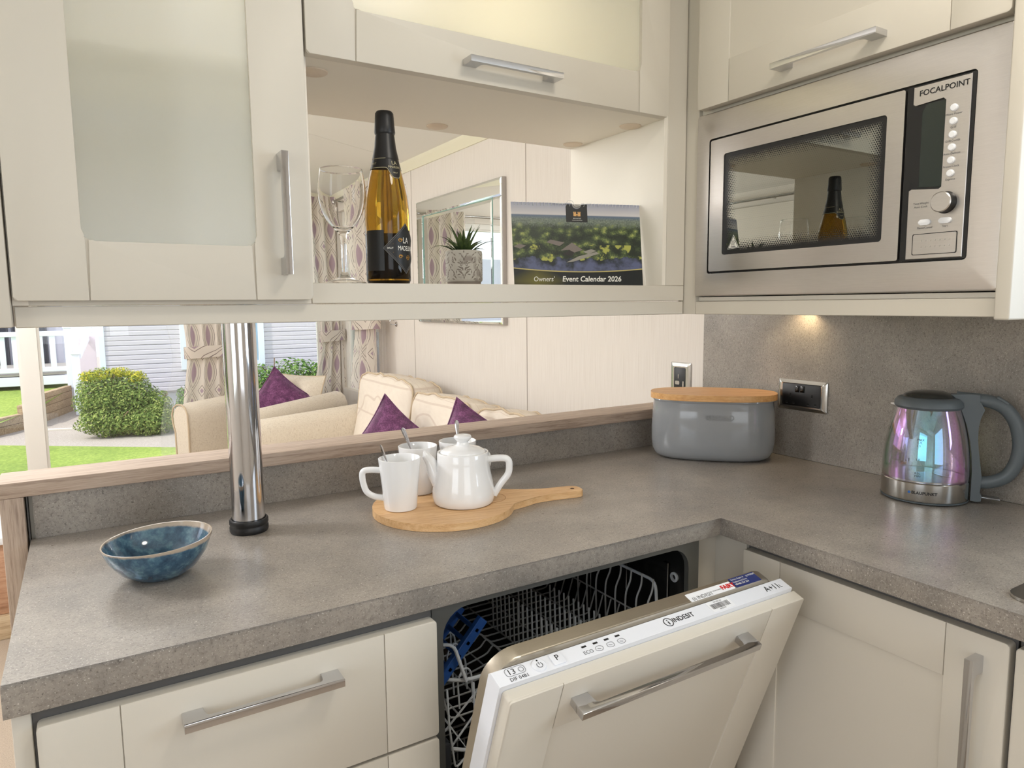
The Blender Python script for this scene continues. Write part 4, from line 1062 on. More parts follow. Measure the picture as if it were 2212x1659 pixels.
# wine glasses
def wineglass(loc, label, src=None):
    if src: g_ = copy_tree(src); g_.location = loc; g_['label'] = label; return g_
    g_ = thing('wine_glass', label, 'glass', loc, 0, 'wine glasses in the niche')
    bowl = [(q.x, q.z) for q in smoothpath([(.0095, 0, .0905), (.0180, 0, .0990), (.0290, 0, .1130), (.0370, 0, .1320), (.0408, 0, .1530), (.0402, 0, .1750), (.0368, 0, .1985)], 6)]
    inner = []
    for k, (r_, z_) in enumerate(bowl):
        a_, b_ = bowl[max(0, k-1)], bowl[min(len(bowl)-1, k+1)]; d_ = Vector((b_[0]-a_[0], 0, b_[1]-a_[1])).normalized(); inner.append((r_-d_.z*.0010, z_+d_.x*.0010))
    inner = [q for q in inner if q[1] > .0985]
    o1 = [(0, .0005), (.0375, .0005), (.0385, .0020), (.0360, .0035), (.0200, .0080), (.0085, .0140), (.0058, .0220), (.0050, .0420), (.0050, .0700), (.0062, .0830)]+bowl
    tp_ = (bowl[-1][0]+inner[-1][0])/2; i1 = [(bowl[-1][0]-.00015, .1988), (tp_, .1990), (inner[-1][0]+.00015, .1988)]+inner[::-1]+[(.0080, .0968), (0, .0952)]
    bm = B(); lathe(bm, o1+i1, 56); obj('glass_bowl', bm, MT['thinglass'], g_, local=True, smooth=60); return g_


g1 = wineglass((.4055, 1.222, ZS), 'clear empty wine glass to the left of the bottle')
wineglass((.5340, 1.330, ZS), 'clear wine glass standing behind the dark bottle', g1)

# potted succulent
pt = thing('potted_succulent', 'small artificial succulent in a grey damask patterned pot', 'plant', (.7035, 1.333, ZS), 0)


def damask():
    t = NT('damask_stone'); tc = t.n('TexCoord').outputs['UV']; s = t.n('SeparateXYZ', {0: tc}); u, v = s.outputs[0], s.outputs[1]
    au = t.math('ABSOLUTE', t.math('SUBTRACT', t.math('FRACT', t.math('ADD', u, .5)), .5))     # mirrored ornament
    rr = lambda cx, cy, k=1: t.math('SQRT', t.math('ADD', t.math('POWER', t.math('SUBTRACT', au, cx), 2), t.math('POWER', t.math('MULTIPLY', t.math('SUBTRACT', v, cy), k), 2)))
    m = None
    def band(d, r, w_): return t.math('LESS_THAN', t.math('ABSOLUTE', t.math('SUBTRACT', d, r)), w_)
    def leaf(cx, cy, ang, L, wd):
        ca, sa = math.cos(R(ang)), math.sin(R(ang)); dx = t.math('SUBTRACT', au, cx); dy = t.math('MULTIPLY', t.math('SUBTRACT', v, cy), 1.08)
        p = t.math('ADD', t.math('MULTIPLY', dx, ca), t.math('MULTIPLY', dy, sa)); q = t.math('SUBTRACT', t.math('MULTIPLY', dy, ca), t.math('MULTIPLY', dx, sa))
        bend = t.math('ADD', q, t.math('MULTIPLY', t.math('MULTIPLY', p, p), 2.2)); e2 = t.math('SUBTRACT', 1, t.math('POWER', t.math('DIVIDE', t.math('ABSOLUTE', p), L), 2))
        return t.math('LESS_THAN', t.math('ABSOLUTE', bend), t.math('MULTIPLY', e2, wd))
    items = [leaf(.035, .20, 80, .06, .018), leaf(.10, .28, 35, .08, .026), leaf(.17, .22, -10, .06, .020), leaf(.05, .40, 70, .08, .024), leaf(.13, .44, 30, .09, .022), leaf(.20, .38, 0, .06, .018), leaf(.03, .58, 78, .06, .016), leaf(.09, .60, 45, .07, .020), leaf(.17, .58, 15, .07, .020), leaf(.06, .78, 60, .06, .018), leaf(.12, .86, 15, .06, .016), leaf(.30, .70, 60, .08, .024), leaf(.36, .60, 20, .07, .020), leaf(.40, .74, 75, .06, .018), leaf(.33, .84, 40, .06, .018), leaf(.42, .90, 20, .05, .016), leaf(.30, .14, 50, .07, .020), leaf(.38, .08, 15, .06, .018), leaf(.36, .28, 70, .08, .020), leaf(.43, .36, 30, .06, .018), leaf(.26, .30, 85, .06, .016), leaf(.44, .52, 60, .06, .016), band(rr(.135, .335), .035, .012), band(rr(.09, .52), .030, .010), band(rr(.40, .66), .030, .010), band(rr(.35, .20), .030, .010), t.math('LESS_THAN', rr(0, .70, .5), .026), t.math('LESS_THAN', rr(0, .93, .6), .022), t.math('LESS_THAN', rr(0, .12, .5), .020), t.math('LESS_THAN', rr(.5, .45, .5), .024)]
    m = items[0]
    for q in items[1:]: m = t.math('MAXIMUM', m, q)
    n = t.noise(t.co(), 90, 4); stain = t.ramp(t.noise(t.co(), 35, 3), [(.56, (0, 0, 0)), (.66, (.7, .7, .7))])
    base = t.mix(n, srgb(196, 192, 182), srgb(172, 166, 156)); base = t.mix(stain, base, srgb(126, 116, 108))
    t.pr(Base_Color=t.mix(t.math('MULTIPLY', m, .85), base, srgb(104, 92, 84)), Roughness=.85); t.bump(m, -.3, .001); return t.m


prof = [(0, .0005), (.0345, .0005), (.0355, .0095), (.0385, .0115), (.0393, .016), (.0393, .0700), (.0380, .0745), (.0350, .0755), (.0335, .0730), (.0335, .066), (0, .066)]
bm = B(); lathe(bm, prof, 48); me_uv = bm.loops.layers.uv.new('u')
for fc in bm.faces:
    angs = [math.atan2(l.vert.co.y, l.vert.co.x) for l in fc.loops]
    for l, a in zip(fc.loops, angs):
        if max(angs)-min(angs) > PI and a < 0: a += 2*PI
        l[me_uv].uv = ((a-math.atan2(-1.333, -.7035))/(2*PI)*4, (l.vert.co.z-.010)/.066)
obj('pot', bm, damask(), pt, local=True, smooth=50)
bm = B(); lathe(bm, [(.0352, .0004), (.0358, .0096), (.0372, .0108)], 48); obj('pot_foot', bm, plain('bare_stone', (132, 122, 112), .9), pt, local=True)
bm = B(); lathe(bm, [(0, .0668), (.0330, .0668), (.0332, .0650)], 32); obj('soil', bm, plain('dark_soil', (38, 34, 30), .95), pt, local=True)


def leafmat():
    t = NT('succulent_leaf'); n = t.noise(t.co(), 60, 2); t.pr(Base_Color=t.ramp(n, [(.35, srgb(46, 66, 38)), (.65, srgb(96, 116, 64))]), Roughness=.45); return t.m


MT['leaf'] = leafmat()
rl = random.Random(5)
for i in range(34):
    a = i*2.399963; tl_ = .25+.75*(i/33); L = .045+.030*rl.random(); d = Vector((math.cos(a), math.sin(a), 0)); sd = Vector((-math.sin(a), math.cos(a), 0))
    bm = B(); rings = []; ns = 7; droop = (.5+rl.random())*tl_
    for k in range(ns):
        t = k/(ns-1); ang = PI/2-tl_*.95-droop*t*t*.9; r_ = .004+.006*tl_
        if k == 0: p = d*r_+Vector((0, 0, .066))
        else: p = p+(d*math.cos(ang)+Vector((0, 0, 1))*math.sin(ang))*(L/(ns-1))
        w_ = (.0062*(1-t)**.75*(1 if t > .05 else .8))+.0003; nn = (Vector((0, 0, 1))*math.cos(ang)-d*math.sin(ang))
        rings.append([bm.verts.new(p-sd*w_+nn*w_*.35), bm.verts.new(p-nn*w_*.15), bm.verts.new(p+sd*w_+nn*w_*.35), bm.verts.new(p+nn*w_*.1)])
    for r1, r2 in zip(rings, rings[1:]):
        for q in range(4): bm.faces.new((r1[q], r1[(q+1) % 4], r2[(q+1) % 4], r2[q]))
    obj('leaf', bm, MT['leaf'], pt, local=True)

# calendar
cl = thing('desk_calendar', 'spiral-bound calendar showing an aerial lake photo, standing in the niche', 'calendar', (.939, 1.241, ZS), 0)
BL = Vector((.7990, 1.283, ZS+.0004)); e_ = Vector((.958, -.2868, 0)); nb_ = Vector((.2868, .958, 0)); be = R(8); upc = Vector((0, 0, 1))*math.cos(be)+nb_*math.sin(be); nc = -nb_*math.cos(be)+Vector((0, 0, 1))*math.sin(be)
CWd, CH = .301, .1830
FC = lambda a, b, c=0: BL+e_*a+upc*b+nc*c


def aerial():
    t = NT('aerial_photo_print'); tc = t.n('TexCoord').outputs['UV']; s = t.n('SeparateXYZ', {0: tc}); u, v = s.outputs[0], s.outputs[1]
    mp = t.n('Mapping', {0: tc, 3: (1.6, 1, 1)}).outputs[0]
    n1 = t.noise(mp, 5, 4, .6); n2 = t.noise(mp, 48, 5, .8); vo = t.n('TexVoronoi', {'Vector': t.n('Mapping', {0: tc, 3: (1.6, 1.25, 1)}).outputs[0], 'Scale': 12.}, feature='SMOOTH_F1'); vd = vo.outputs[0]
    tree = t.ramp(t.math('ADD', t.math('MULTIPLY', vd, .95), t.math('MULTIPLY', t.math('SUBTRACT', n2, .22), 1.1)), [(.36, srgb(168, 172, 96)), (.50, srgb(112, 126, 70)), (.68, srgb(64, 78, 48)), (.90, srgb(34, 42, 30))])
    tree = t.mix(t.ramp(n1, [(.50, (0, 0, 0)), (.62, (.5, .5, .5))]), tree, srgb(52, 62, 46))
    lawn = t.math('MULTIPLY', t.ramp(n1, [(.56, (0, 0, 0)), (.60, (1, 1, 1))]), t.math('LESS_THAN', v, .50)); tree = t.mix(lawn, tree, srgb(170, 172, 84))
    far = t.ramp(n2, [(.35, srgb(78, 90, 84)), (.6, srgb(132, 142, 128))])
    vv = t.math('ADD', v, t.math('MULTIPLY', t.math('SUBTRACT', n1, .5), .22)); vt = t.math('ADD', v, t.math('MULTIPLY', t.math('SUBTRACT', n2, .5), .20))
    col = t.mix(t.n('MapRange', {0: vt, 1: .70, 2: .78}).outputs[0], tree, far)
    col = t.mix(t.n('MapRange', {0: v, 1: .80, 2: .845}).outputs[0], col, srgb(92, 108, 130))
    col = t.mix(t.n('MapRange', {0: v, 1: .848, 2: .862}).outputs[0], col, t.ramp(v, [(.86, srgb(206, 202, 202)), (1., srgb(150, 154, 174))]))
    lake = t.ramp(t.math('ADD', t.math('MULTIPLY', n1, .8), v), [(.58, srgb(92, 98, 130)), (.74, srgb(34, 40, 42))])
    col = t.mix(t.math('LESS_THAN', vv, .33), col, lake)
    line = t.math('ADD', .172, t.math('MULTIPLY', t.math('POWER', t.math('SUBTRACT', u, .52), 2), .16))
    band = t.mix(t.ramp(t.math('ADD', u, t.math('MULTIPLY', v, .6)), [(.05, srgb(112, 108, 40)), (.40, srgb(22, 26, 26))]), srgb(20, 24, 24), srgb(20, 24, 24))
    band = t.ramp(t.math('ADD', t.math('ABSOLUTE', t.math('SUBTRACT', u, .17)), t.math('MULTIPLY', t.math('ABSOLUTE', t.math('SUBTRACT', v, .06)), 1.2)), [(.02, srgb(112, 106, 40)), (.26, srgb(22, 26, 26))])
    col = t.mix(t.math('LESS_THAN', v, line), col, band)
    col = t.mix(t.math('LESS_THAN', t.math('ABSOLUTE', t.math('SUBTRACT', v, line)), .006), col, srgb(196, 180, 110))
    t.pr(Base_Color=col, Roughness=.35); return t.m


def page(bm, a0, a1, b0, b1, c0, c1):
    uv = bm.loops.layers.uv.verify(); n0 = len(bm.faces)
    # notch at the top centre
    L = [(a0, b0), (a1, b0), (a1, b1), ((a0+a1)/2+.013, b1)] + [((a0+a1)/2+.011*math.cos(R(t)), b1-.011*abs(math.sin(R(t)))) for t in range(0, 181, 20)] + [((a0+a1)/2-.013, b1), (a0, b1)]
    prism(bm, L, c0, c1, lambda a, b, c: FC(a, b, c))
    bm.faces.ensure_lookup_table()
    for fc in bm.faces:
        for l in fc.loops:
            d = l.vert.co-BL; l[uv].uv = (d.dot(e_)/CWd, d.dot(upc)/CH)


bm = B(); page(bm, .0, CWd, 0, CH, -.0015, .0); obj('cover_page', bm, aerial(), cl)
bm = B(); page(bm, .001, CWd-.001, .001, CH, -.0045, -.0017); obj('inner_pages', bm, MT['whiteink'], cl)
bm = B(); fb = lambda a, b, c: BL+e_*a+(upc*CH)*(1)+(-Vector((0, 0, 1))*math.cos(R(26))+nb_*math.sin(R(26)))*b - nc*(.0065+c)
prism(bm, rrect(.09, CWd-.09, .0, CH*1.0, 0), 0, .0012, lambda a, b, c: fb(a, b*.985, c)); obj('easel_back', bm, plain('grey_card', (176, 172, 166), .7), cl)
bm = B()
for i in range(35):
    a = .008+i*(CWd-.016)/34
    if abs(a-CWd/2) < .012: continue
    tube(bm, [FC(a+.0006*math.sin(t), CH-.0035+.0052*math.sin(t)+.001, -.003+.0058*math.cos(t)) for t in [i2*2*PI/10 for i2 in range(10)]], .00045, 4, closed=True)
tube(bm, smoothpath([FC(CWd/2-.060, CH-.001, .003), FC(CWd/2-.028, CH-.001, .003), FC(CWd/2-.020, CH+.006, .001), FC(CWd/2-.010, CH+.005, 0), FC(CWd/2-.004, CH-.005, 0), FC(CWd/2+.004, CH-.005, 0), FC(CWd/2+.014, CH-.002, .002), FC(CWd/2+.030, CH-.001, .003)], 5), .0006, 5)
obj('spiral_wire', bm, plain('white_wire', (226, 226, 226), .3), cl)
f = lambda a, b, c: FC(a, b, c)
bm = B(); ca = CWd/2-.0005; prism(bm, [(ca-.0255, CH-.0415), (ca+.0245, CH-.0415), (ca+.0245, CH-.002), (ca+.013, CH-.002)] + [(ca+.011*math.cos(R(t)), CH-.0015-.0105*math.sin(R(t))) for t in range(0, 181, 20)] + [(ca-.013, CH-.002), (ca-.0255, CH-.002)], .0001, .0003, f); lg = obj('logo_panel', bm, plain('black_logo_panel', (20, 21, 22), .4), cl)
MT['tan'] = plain('tan_print', (222, 172, 108), .5)
bm = B(); z0 = CH-.0285
for s in (-1, 1):
    prism(bm, rrect(ca+s*.0052-.0030, ca+s*.0052+.0030, z0, z0+.0075, 0), .0003, .0005, f)
    for k in (-1, 0, 1): prism(bm, rrect(ca+s*.0052+k*.0025-.0009, ca+s*.0052+k*.0025+.0009, z0+.0075, z0+.0100, 0), .0003, .0005, f)
for s in (-1, 1): prism(bm, rrect(ca+min(s*.0012, s*.0032), ca+max(s*.0012, s*.0032), z0, z0+.0055, 0), .0003, .0005, f)
prism(bm, rrect(ca-.0014, ca+.0014, z0+.0028, z0+.0045, 0), .0003, .0005, f); obj('emblem', bm, MT['tan'], lg)
text('lettering', 'BRYNTEG', .0038, MT['whiteink'], lg, lambda a, b, c: FC(ca+a, CH-.0335+b, .0005), spacing=1.15); text('lettering', 'Country & Leisure Retreat', .0022, MT['whiteink'], lg, lambda a, b, c: FC(ca+a, CH-.0375+b, .0005))
text('lettering', "Owners'", .0150, MT['whiteink'], cl, lambda a, b, c: FC(.0430+a, .0150+b, .0004), 'LEFT', shear=.12, xs=.92); text('lettering', "Event Calendar 2026", .0165, MT['whiteink'], cl, lambda a, b, c: FC(.1085+a, .0150+b, .0004), 'LEFT', bold=.0003, shear=.12, xs=1.0)
# printed houses and jetty
bm = B()
for P, mi in (([(.108, .078), (.135, .096), (.160, .080), (.140, .074), (.128, .080)], 0), ([(.128, .080), (.140, .074), (.134, .066), (.114, .070)], 1), ([(.120, .052), (.137, .054), (.198, .072), (.192, .076), (.150, .066)], 2), ([(.076, .096), (.086, .102), (.118, .096), (.106, .088)], 0), ([(.002, .086), (.014, .092), (.030, .088), (.016, .081)], 0), ([(.160, .076), (.180, .082), (.192, .078), (.172, .071)], 2)):
    q = bm.faces.new([bm.verts.new(FC(a, b, .0003)) for a, b in P]); q.material_index = mi
obj('printed_buildings', bm, [plain('roof_print', (124, 114, 108), .5), plain('wall_print', (46, 42, 40), .5), plain('jetty_print', (150, 146, 136), .5)], cl, smooth=0, kind='stuff')

# ================================================================== LOUNGE
# mirror
mi = thing('wall_mirror', 'rectangular mirror with mirrored border on the cream lounge wall', 'mirror', (XW, 3.22, 1.25))
MT['mirror'] = plain('mirror_silver', (236, 240, 240), .0, 1); MT['gedge'] = plain('green_glass_edge', (150, 186, 176), .15)
Y0, Y1, Z0, Z1 = 2.752, 3.690, 1.248, 1.914
bm = B(); box(bm, 1.653, XW-.0005, Y0, Y1, Z0, Z1, .001, 1); obj('frame', bm, plain('silver_frame', (186, 180, 176), .4, .3), mi)
f = lambda a, b, c: Vector((1.653-c, a, b)); bw = .085
for a0, a1, b0, b1 in ((Y0+.002, Y1-.002, Z1-bw, Z1-.002), (Y0+.002, Y1-.002, Z0+.002, Z0+bw), (Y0+.002, Y0+bw, Z0+bw, Z1-bw), (Y1-bw, Y1-.002, Z0+bw, Z1-bw)):
    bm = B(); o_ = rrect(a0+.0008, a1-.0008, b0+.0008, b1-.0008, 0); i_ = rrect(a0+.010, a1-.010, b0+.010, b1-.010, 0)
    L = [[bm.verts.new(f(a, b, c)) for a, b in P] for P, c in ((o_, 0), (o_, .0035), (i_, .0055))]
    for r1, r2 in zip(L, L[1:]):
        for i in range(4): bm.faces.new((r1[i], r1[(i+1) % 4], r2[(i+1) % 4], r2[i]))
    bm.faces.new(L[2]); obj('border_strip', bm, MT['mirror'], mi, smooth=0)
bm = B(); a0, a1, b0, b1 = Y0+bw, Y1-bw, Z0+bw, Z1-bw; o_ = rrect(a0+.001, a1-.001, b0+.001, b1-.001, 0); i_ = rrect(a0+.018, a1-.018, b0+.018, b1-.018, 0)
L = [[bm.verts.new(f(a, b, c)) for a, b in P] for P, c in ((o_, 0), (o_, .0015), (i_, .0035))]
for r1, r2 in zip(L, L[1:]):
    for i in range(4): bm.faces.new((r1[i], r1[(i+1) % 4], r2[(i+1) % 4], r2[i]))
bm.faces.new(L[2]); obj('glass', bm, MT['mirror'], mi, smooth=0)
bm = B(); ringplate(bm, rrect(a0-.002, a1+.002, b0-.002, b1+.002, 0), rrect(a0+.001, a1-.001, b0+.001, b1-.001, 0), 0, .0060, f); obj('bead', bm, MT['gedge'], mi)


# curtains
def curtain_mat():
    t = NT('ogee_curtain_fabric'); tc = t.n('TexCoord').outputs['UV']; s = t.n('SeparateXYZ', {0: tc}); u, v = s.outputs[0], s.outputs[1]
    P_, H_ = .150, .250
    def cell(o):
        fx = t.math('SUBTRACT', t.math('FRACT', t.math('ADD', t.math('DIVIDE', u, P_), o)), .5); fy = t.math('SUBTRACT', t.math('FRACT', t.math('ADD', t.math('DIVIDE', v, H_), o)), .5)
        return t.math('ABSOLUTE', fx), t.math('ABSOLUTE', fy)
    ax, ay = cell(0); bx, by = cell(.5)
    cosv = t.math('COSINE', t.math('MULTIPLY', ay, PI))
    d1 = t.math('ABSOLUTE', t.math('SUBTRACT', ax, t.math('MULTIPLY', cosv, .40)))
    cos2 = t.math('COSINE', t.math('MULTIPLY', t.math('MINIMUM', t.math('MULTIPLY', ay, 1.18), .5), PI)); d2 = t.math('ABSOLUTE', t.math('SUBTRACT', ax, t.math('MULTIPLY', cos2, .29)))
    ins2 = t.math('LESS_THAN', ay, .424)
    cos3 = t.math('COSINE', t.math('MULTIPLY', t.math('MINIMUM', t.math('MULTIPLY', ay, 1.65), .5), PI)); leaf = t.math('MULTIPLY', t.math('LESS_THAN', ax, t.math('MULTIPLY', cos3, .155)), t.math('LESS_THAN', ay, .303))
    dm = t.math('ADD', bx, t.math('MULTIPLY', by, 1.3)); dia = t.math('LESS_THAN', dm, .095); dl = t.math('LESS_THAN', t.math('ABSOLUTE', t.math('SUBTRACT', dm, .20)), .014)
    line = t.math('MAXIMUM', t.math('MAXIMUM', t.math('LESS_THAN', d1, .010), t.math('MULTIPLY', t.math('LESS_THAN', d2, .010), ins2)), dl)
    base = srgb(240, 231, 220)
    c = t.mix(t.math('MAXIMUM', leaf, dia), base, srgb(192, 170, 180)); c = t.mix(line, c, srgb(138, 122, 118))
    df = t.n('BsdfDiffuse', {0: c}); tl = t.n('BsdfTranslucent', {0: c}); mx = t.n('MixShader', {0: .42, 1: df.outputs[0], 2: tl.outputs[0]}); t.surf(mx.outputs[0]); return t.m


MT['curtain'] = curtain_mat()
t_ = NT('white_voile'); tr = t_.n('BsdfTransparent', {0: (1, 1, 1, 1)}); tl = t_.n('BsdfTranslucent', {0: (.95, .95, .95, 1)}); df = t_.n('BsdfDiffuse', {0: (.95, .95, .95, 1)})
m1_ = t_.n('MixShader', {0: .5, 1: tl.outputs[0], 2: df.outputs[0]}); m2_ = t_.n('MixShader', {0: .18, 1: tr.outputs[0], 2: m1_.outputs[0]}); t_.surf(m2_.outputs[0]); MT['voile'] = t_.m


def drape(bm, path, z0, z1, width, folds, amp, tie=None, tw=.5, shift=0., cloth=None, seed=0, nu=90, nv=46):
    """path(s,d): world point at lateral s and depth d"""
    uv = bm.loops.layers.uv.verify(); rr = random.Random(seed); ph = [rr.random()*6.28 for _ in range(4)]
    grid = []
    for j in range(nv+1):
        v = j/nv; z = z1+(z0-z1)*v
        if tie: g = math.exp(-((z-tie)/(.30 if z < tie else .42))**2); w_ = width*(1-(1-tw)*g); off = shift*g
        else: w_, off = width, 0
        row = []
        for i in range(nu+1):
            u = i/nu; fo = math.sin(u*folds*2*PI+ph[0]+.25*math.sin(v*3+ph[1]))*.75+.25*math.sin(u*folds*4.3*PI+ph[2])
            row.append((bm.verts.new(path((u-.5)*w_+off, amp*fo*(.55+.45*min(1, (w_/width)+.2))+amp, z)), u, v))
        grid.append(row)
    cw = cloth or width*1.25
    for r1, r2 in zip(grid, grid[1:]):
        for i in range(nu):
            q = [r1[i], r1[i+1], r2[i+1], r2[i]]; fc = bm.faces.new([k[0] for k in q])
            for l, k in zip(fc.loops, q): l[uv].uv = (k[1]*cw, (1-k[2])*(z1-z0))
    return bm


def curtain(label, org, du, dn, z0, z1, width, folds, tie, tw, shift, seed, hook=None, amp=.028):
    c = thing('curtain', label, 'curtain', (org[0], org[1], z0), 0, 'ogee patterned lounge curtains')
    O, U, N = Vector((*org, 0)), Vector((*du, 0)), Vector((*dn, 0)); pf = lambda s, d, z: O+U*s+N*d+Vector((0, 0, z))
    obj('cloth', drape(B(), pf, z0, z1, width, folds, amp, tie, tw, shift, seed=seed), MT['curtain'], c, smooth=80)
    if tie:
        bm = B(); uv = bm.loops.layers.uv.verify(); n = 22; ws = width*tw*.56; rows = []
        for j in range(4):
            row = []
            for i in range(n):
                t = 2*PI*i/n; row.append(bm.verts.new(pf(shift+ws*math.copysign(abs(math.cos(t))**.7, math.cos(t)), amp*1.1+(amp*1.35+.006)*math.copysign(abs(math.sin(t))**.35, math.sin(t)), tie+.040*(1-2*j/3)+.008*math.cos(t)*(1 if shift >= 0 else -1))))
            rows.append(row)
        for j in range(3):
            for i in range(n):
                k = (i+1) % n; fc = bm.faces.new((rows[j][i], rows[j][k], rows[j+1][k], rows[j+1][i]))
                for l, (a, b) in zip(fc.loops, ((i, j), (i+1, j), (i+1, j+1), (i, j+1))): l[uv].uv = (a/n*.45, b*.03)
        obj('tieback', bm, MT['curtain'], c, smooth=60)
    if hook:
        bm = B(); h = Vector(hook); tube(bm, smoothpath([h, h+Vector((-.03, 0, .0)), h+Vector((-.045, -.004, .018)), h+Vector((-.03, -.006, .034)), h+Vector((-.018, -.004, .026))], 4), .004, 6); lathe(bm, [(0, 0), (.016, 0), (.014, .004), (0, .005)], 14, lambda a, b, z_: h+Vector((-z_, a, b))); obj('tieback_hook', bm, MT['chrome'], c)
    return c


curtain('long patterned curtain tied back beside the patio door, behind the chrome pole', (.72, YF-.10), (1, 0), (0, -1), .02, 2.10, .35, 3, 1.04, .80, .02, 1)
curtain('patterned curtain tied back in the corner of the front window', (1.575, YF-.10), (1, 0), (0, -1), .03, 2.14, .26, 3, 1.12, .66, .035, 2, hook=(1.655, YF-.06, 1.10), amp=.026)
curtain('patterned curtain tied back on the right wall before the narrow window', (XW-.085, 4.37), (0, 1), (-1, 0), .79, 2.113, .50, 3, 1.23, .70, -.055, 3, hook=(XW-.001, 4.085, 1.225), amp=.030)
curtain('patterned curtain of the left wall window seen in the mirror', (XL+.07, 4.42), (0, 1), (1, 0), .05, 2.10, .42, 4, 1.2, .75, .03, 4)
curtain('patterned curtain at the near side of the left wall window', (XL+.07, 2.16), (0, 1), (1, 0), .05, 2.10, .36, 4, None, 1, 0, 5)
for nm, lb, p0, p1 in (('curtain_pole', 'chrome curtain pole above the front wall windows', (-1.5, YF-.075, 2.075), (1.63, YF-.075, 2.075)), ('curtain_pole', 'chrome curtain pole above the right wall window', (XW-.075, 4.06, 2.085), (XW-.075, 5.06, 2.085)), ('curtain_pole', 'chrome curtain pole above the left wall window', (XL+.06, 1.95, 2.08), (XL+.06, 4.72, 2.08))):
    p = thing(nm, lb, 'curtain pole', p0); bm = B(); rod(bm, p0, p1, .010, 14); obj('rod', bm, MT['satin'], p)
    bm = B()
    for q in (p0, p1): lathe(bm, [(0, -.02), (.015, -.012), (.018, 0), (.015, .012), (0, .02)], 14, lambda a, b, c: Vector(q)+Vector((a, b, c)))
    obj('finial', bm, MT['satin'], p)
    bm = B(); d = (Vector(p1)-Vector(p0)).normalized()
    for k in (.06, .5, .94):
        q = Vector(p0).lerp(Vector(p1), k); w_ = Vector((q.x, YF, q.z)) if abs(d.x) > .5 else Vector((XW if q.x > 0 else XL, q.y, q.z)); rod(bm, q, w_, .006, 8)
    obj('bracket', bm, MT['satin'], p)
vo = B(); drape(vo, lambda s, d, z: Vector((.530+s, YF-.045-d, z)), .04, 2.06, .24, 7, .010, 1.0, .62, .06, seed=9)
tag(obj('voile_curtain', vo, MT['voile'], smooth=80), 'sheer white voile hanging at the edge of the patio door curtain', 'voile', None)
vo = B(); drape(vo, lambda s, d, z: Vector((XW-.045-d, 4.40+s, z)), .79, 2.06, .50, 9, .008, 1.2, .8, -.05, seed=10)
tag(obj('voile_curtain', vo, MT['voile'], smooth=80), 'sheer white voile behind the right wall curtain', 'voile', None)
vo = B(); drape(vo, lambda s, d, z: Vector((XL+.03+d, 4.10+s, z)), .70, 2.06, .50, 9, .010, None, 1, 0, seed=12)
tag(obj('voile_curtain', vo, MT['voile'], smooth=80), 'sheer white voile in the left wall window, seen in the mirror', 'voile', None)
# roman blind of the left window
rb = thing('roman_blind', 'cream folded roman blind at the top of the left wall window', 'blind', (XL, 3.0, 1.60))
MT['blind'] = plain('cream_blind_cloth', (226, 218, 206), .8)
for i in range(5):
    z1 = 2.04-i*.075; bm = B(); prism(bm, [(0, z1), (.018+.004*i, z1-.004), (.024+.004*i, z1-.085), (.010, z1-.095)], 2.35, 3.80, lambda a, b, c: Vector((XL+.012+a, c, b))); obj('fold', bm, MT['blind'], rb)


# sofas
def fabric():
    t = NT('cream_woven_fabric'); a = t.noise(t.co(scale=(1, 1, 9)), 70, 3, .7); b = t.noise(t.co(scale=(9, 9, 1)), 50, 3, .7)
    f = t.math('MINIMUM', a, b); t.pr(Base_Color=t.ramp(f, [(.28, srgb(186, 168, 146)), (.42, srgb(228, 215, 195)), (.6, srgb(238, 227, 210))]), Roughness=.9); t.bump(f, .4, .002); return t.m


def stripe():
    t = NT('striped_back_cushion'); s = t.n('SeparateXYZ', {0: t.n('TexCoord').outputs['Generated']}); x, z = s.outputs[0], s.outputs[2]
    w1 = t.math('LESS_THAN', t.math('FRACT', t.math('MULTIPLY', x, 7)), .07); w2 = t.math('LESS_THAN', t.math('FRACT', t.math('ADD', t.math('MULTIPLY', z, 3), .3)), .06)
    n = t.noise(t.co(scale=(40, 4, 2)), 6, 3)
    c = t.mix(n, srgb(238, 227, 211), srgb(228, 214, 198)); c = t.mix(t.math('MULTIPLY', t.math('MAXIMUM', w1, w2), .35), c, srgb(190, 164, 146)); t.pr(Base_Color=c, Roughness=.85); return t.m


def chenille():
    t = NT('purple_chenille'); n = t.noise(t.co(), 180, 4, .7); b = t.noise(t.co(), 26, 4, .65)
    lw = t.n('LayerWeight', {0: .35}).outputs[1]
    t.pr(Base_Color=t.ramp(t.math('ADD', t.math('MULTIPLY', n, .5), t.math('MULTIPLY', b, .5)), [(.34, srgb(58, 22, 54)), (.5, srgb(100, 46, 90)), (.64, srgb(146, 90, 134))]), Roughness=.8)
    t.p.inputs['Sheen Weight'].default_value = .4; t.bump(n, .6, .002); return t.m


MT['sofa'] = fabric(); MT['stripe'] = stripe(); MT['purple'] = chenille(); MT['piping'] = plain('cream_piping', (206, 186, 158), .8)


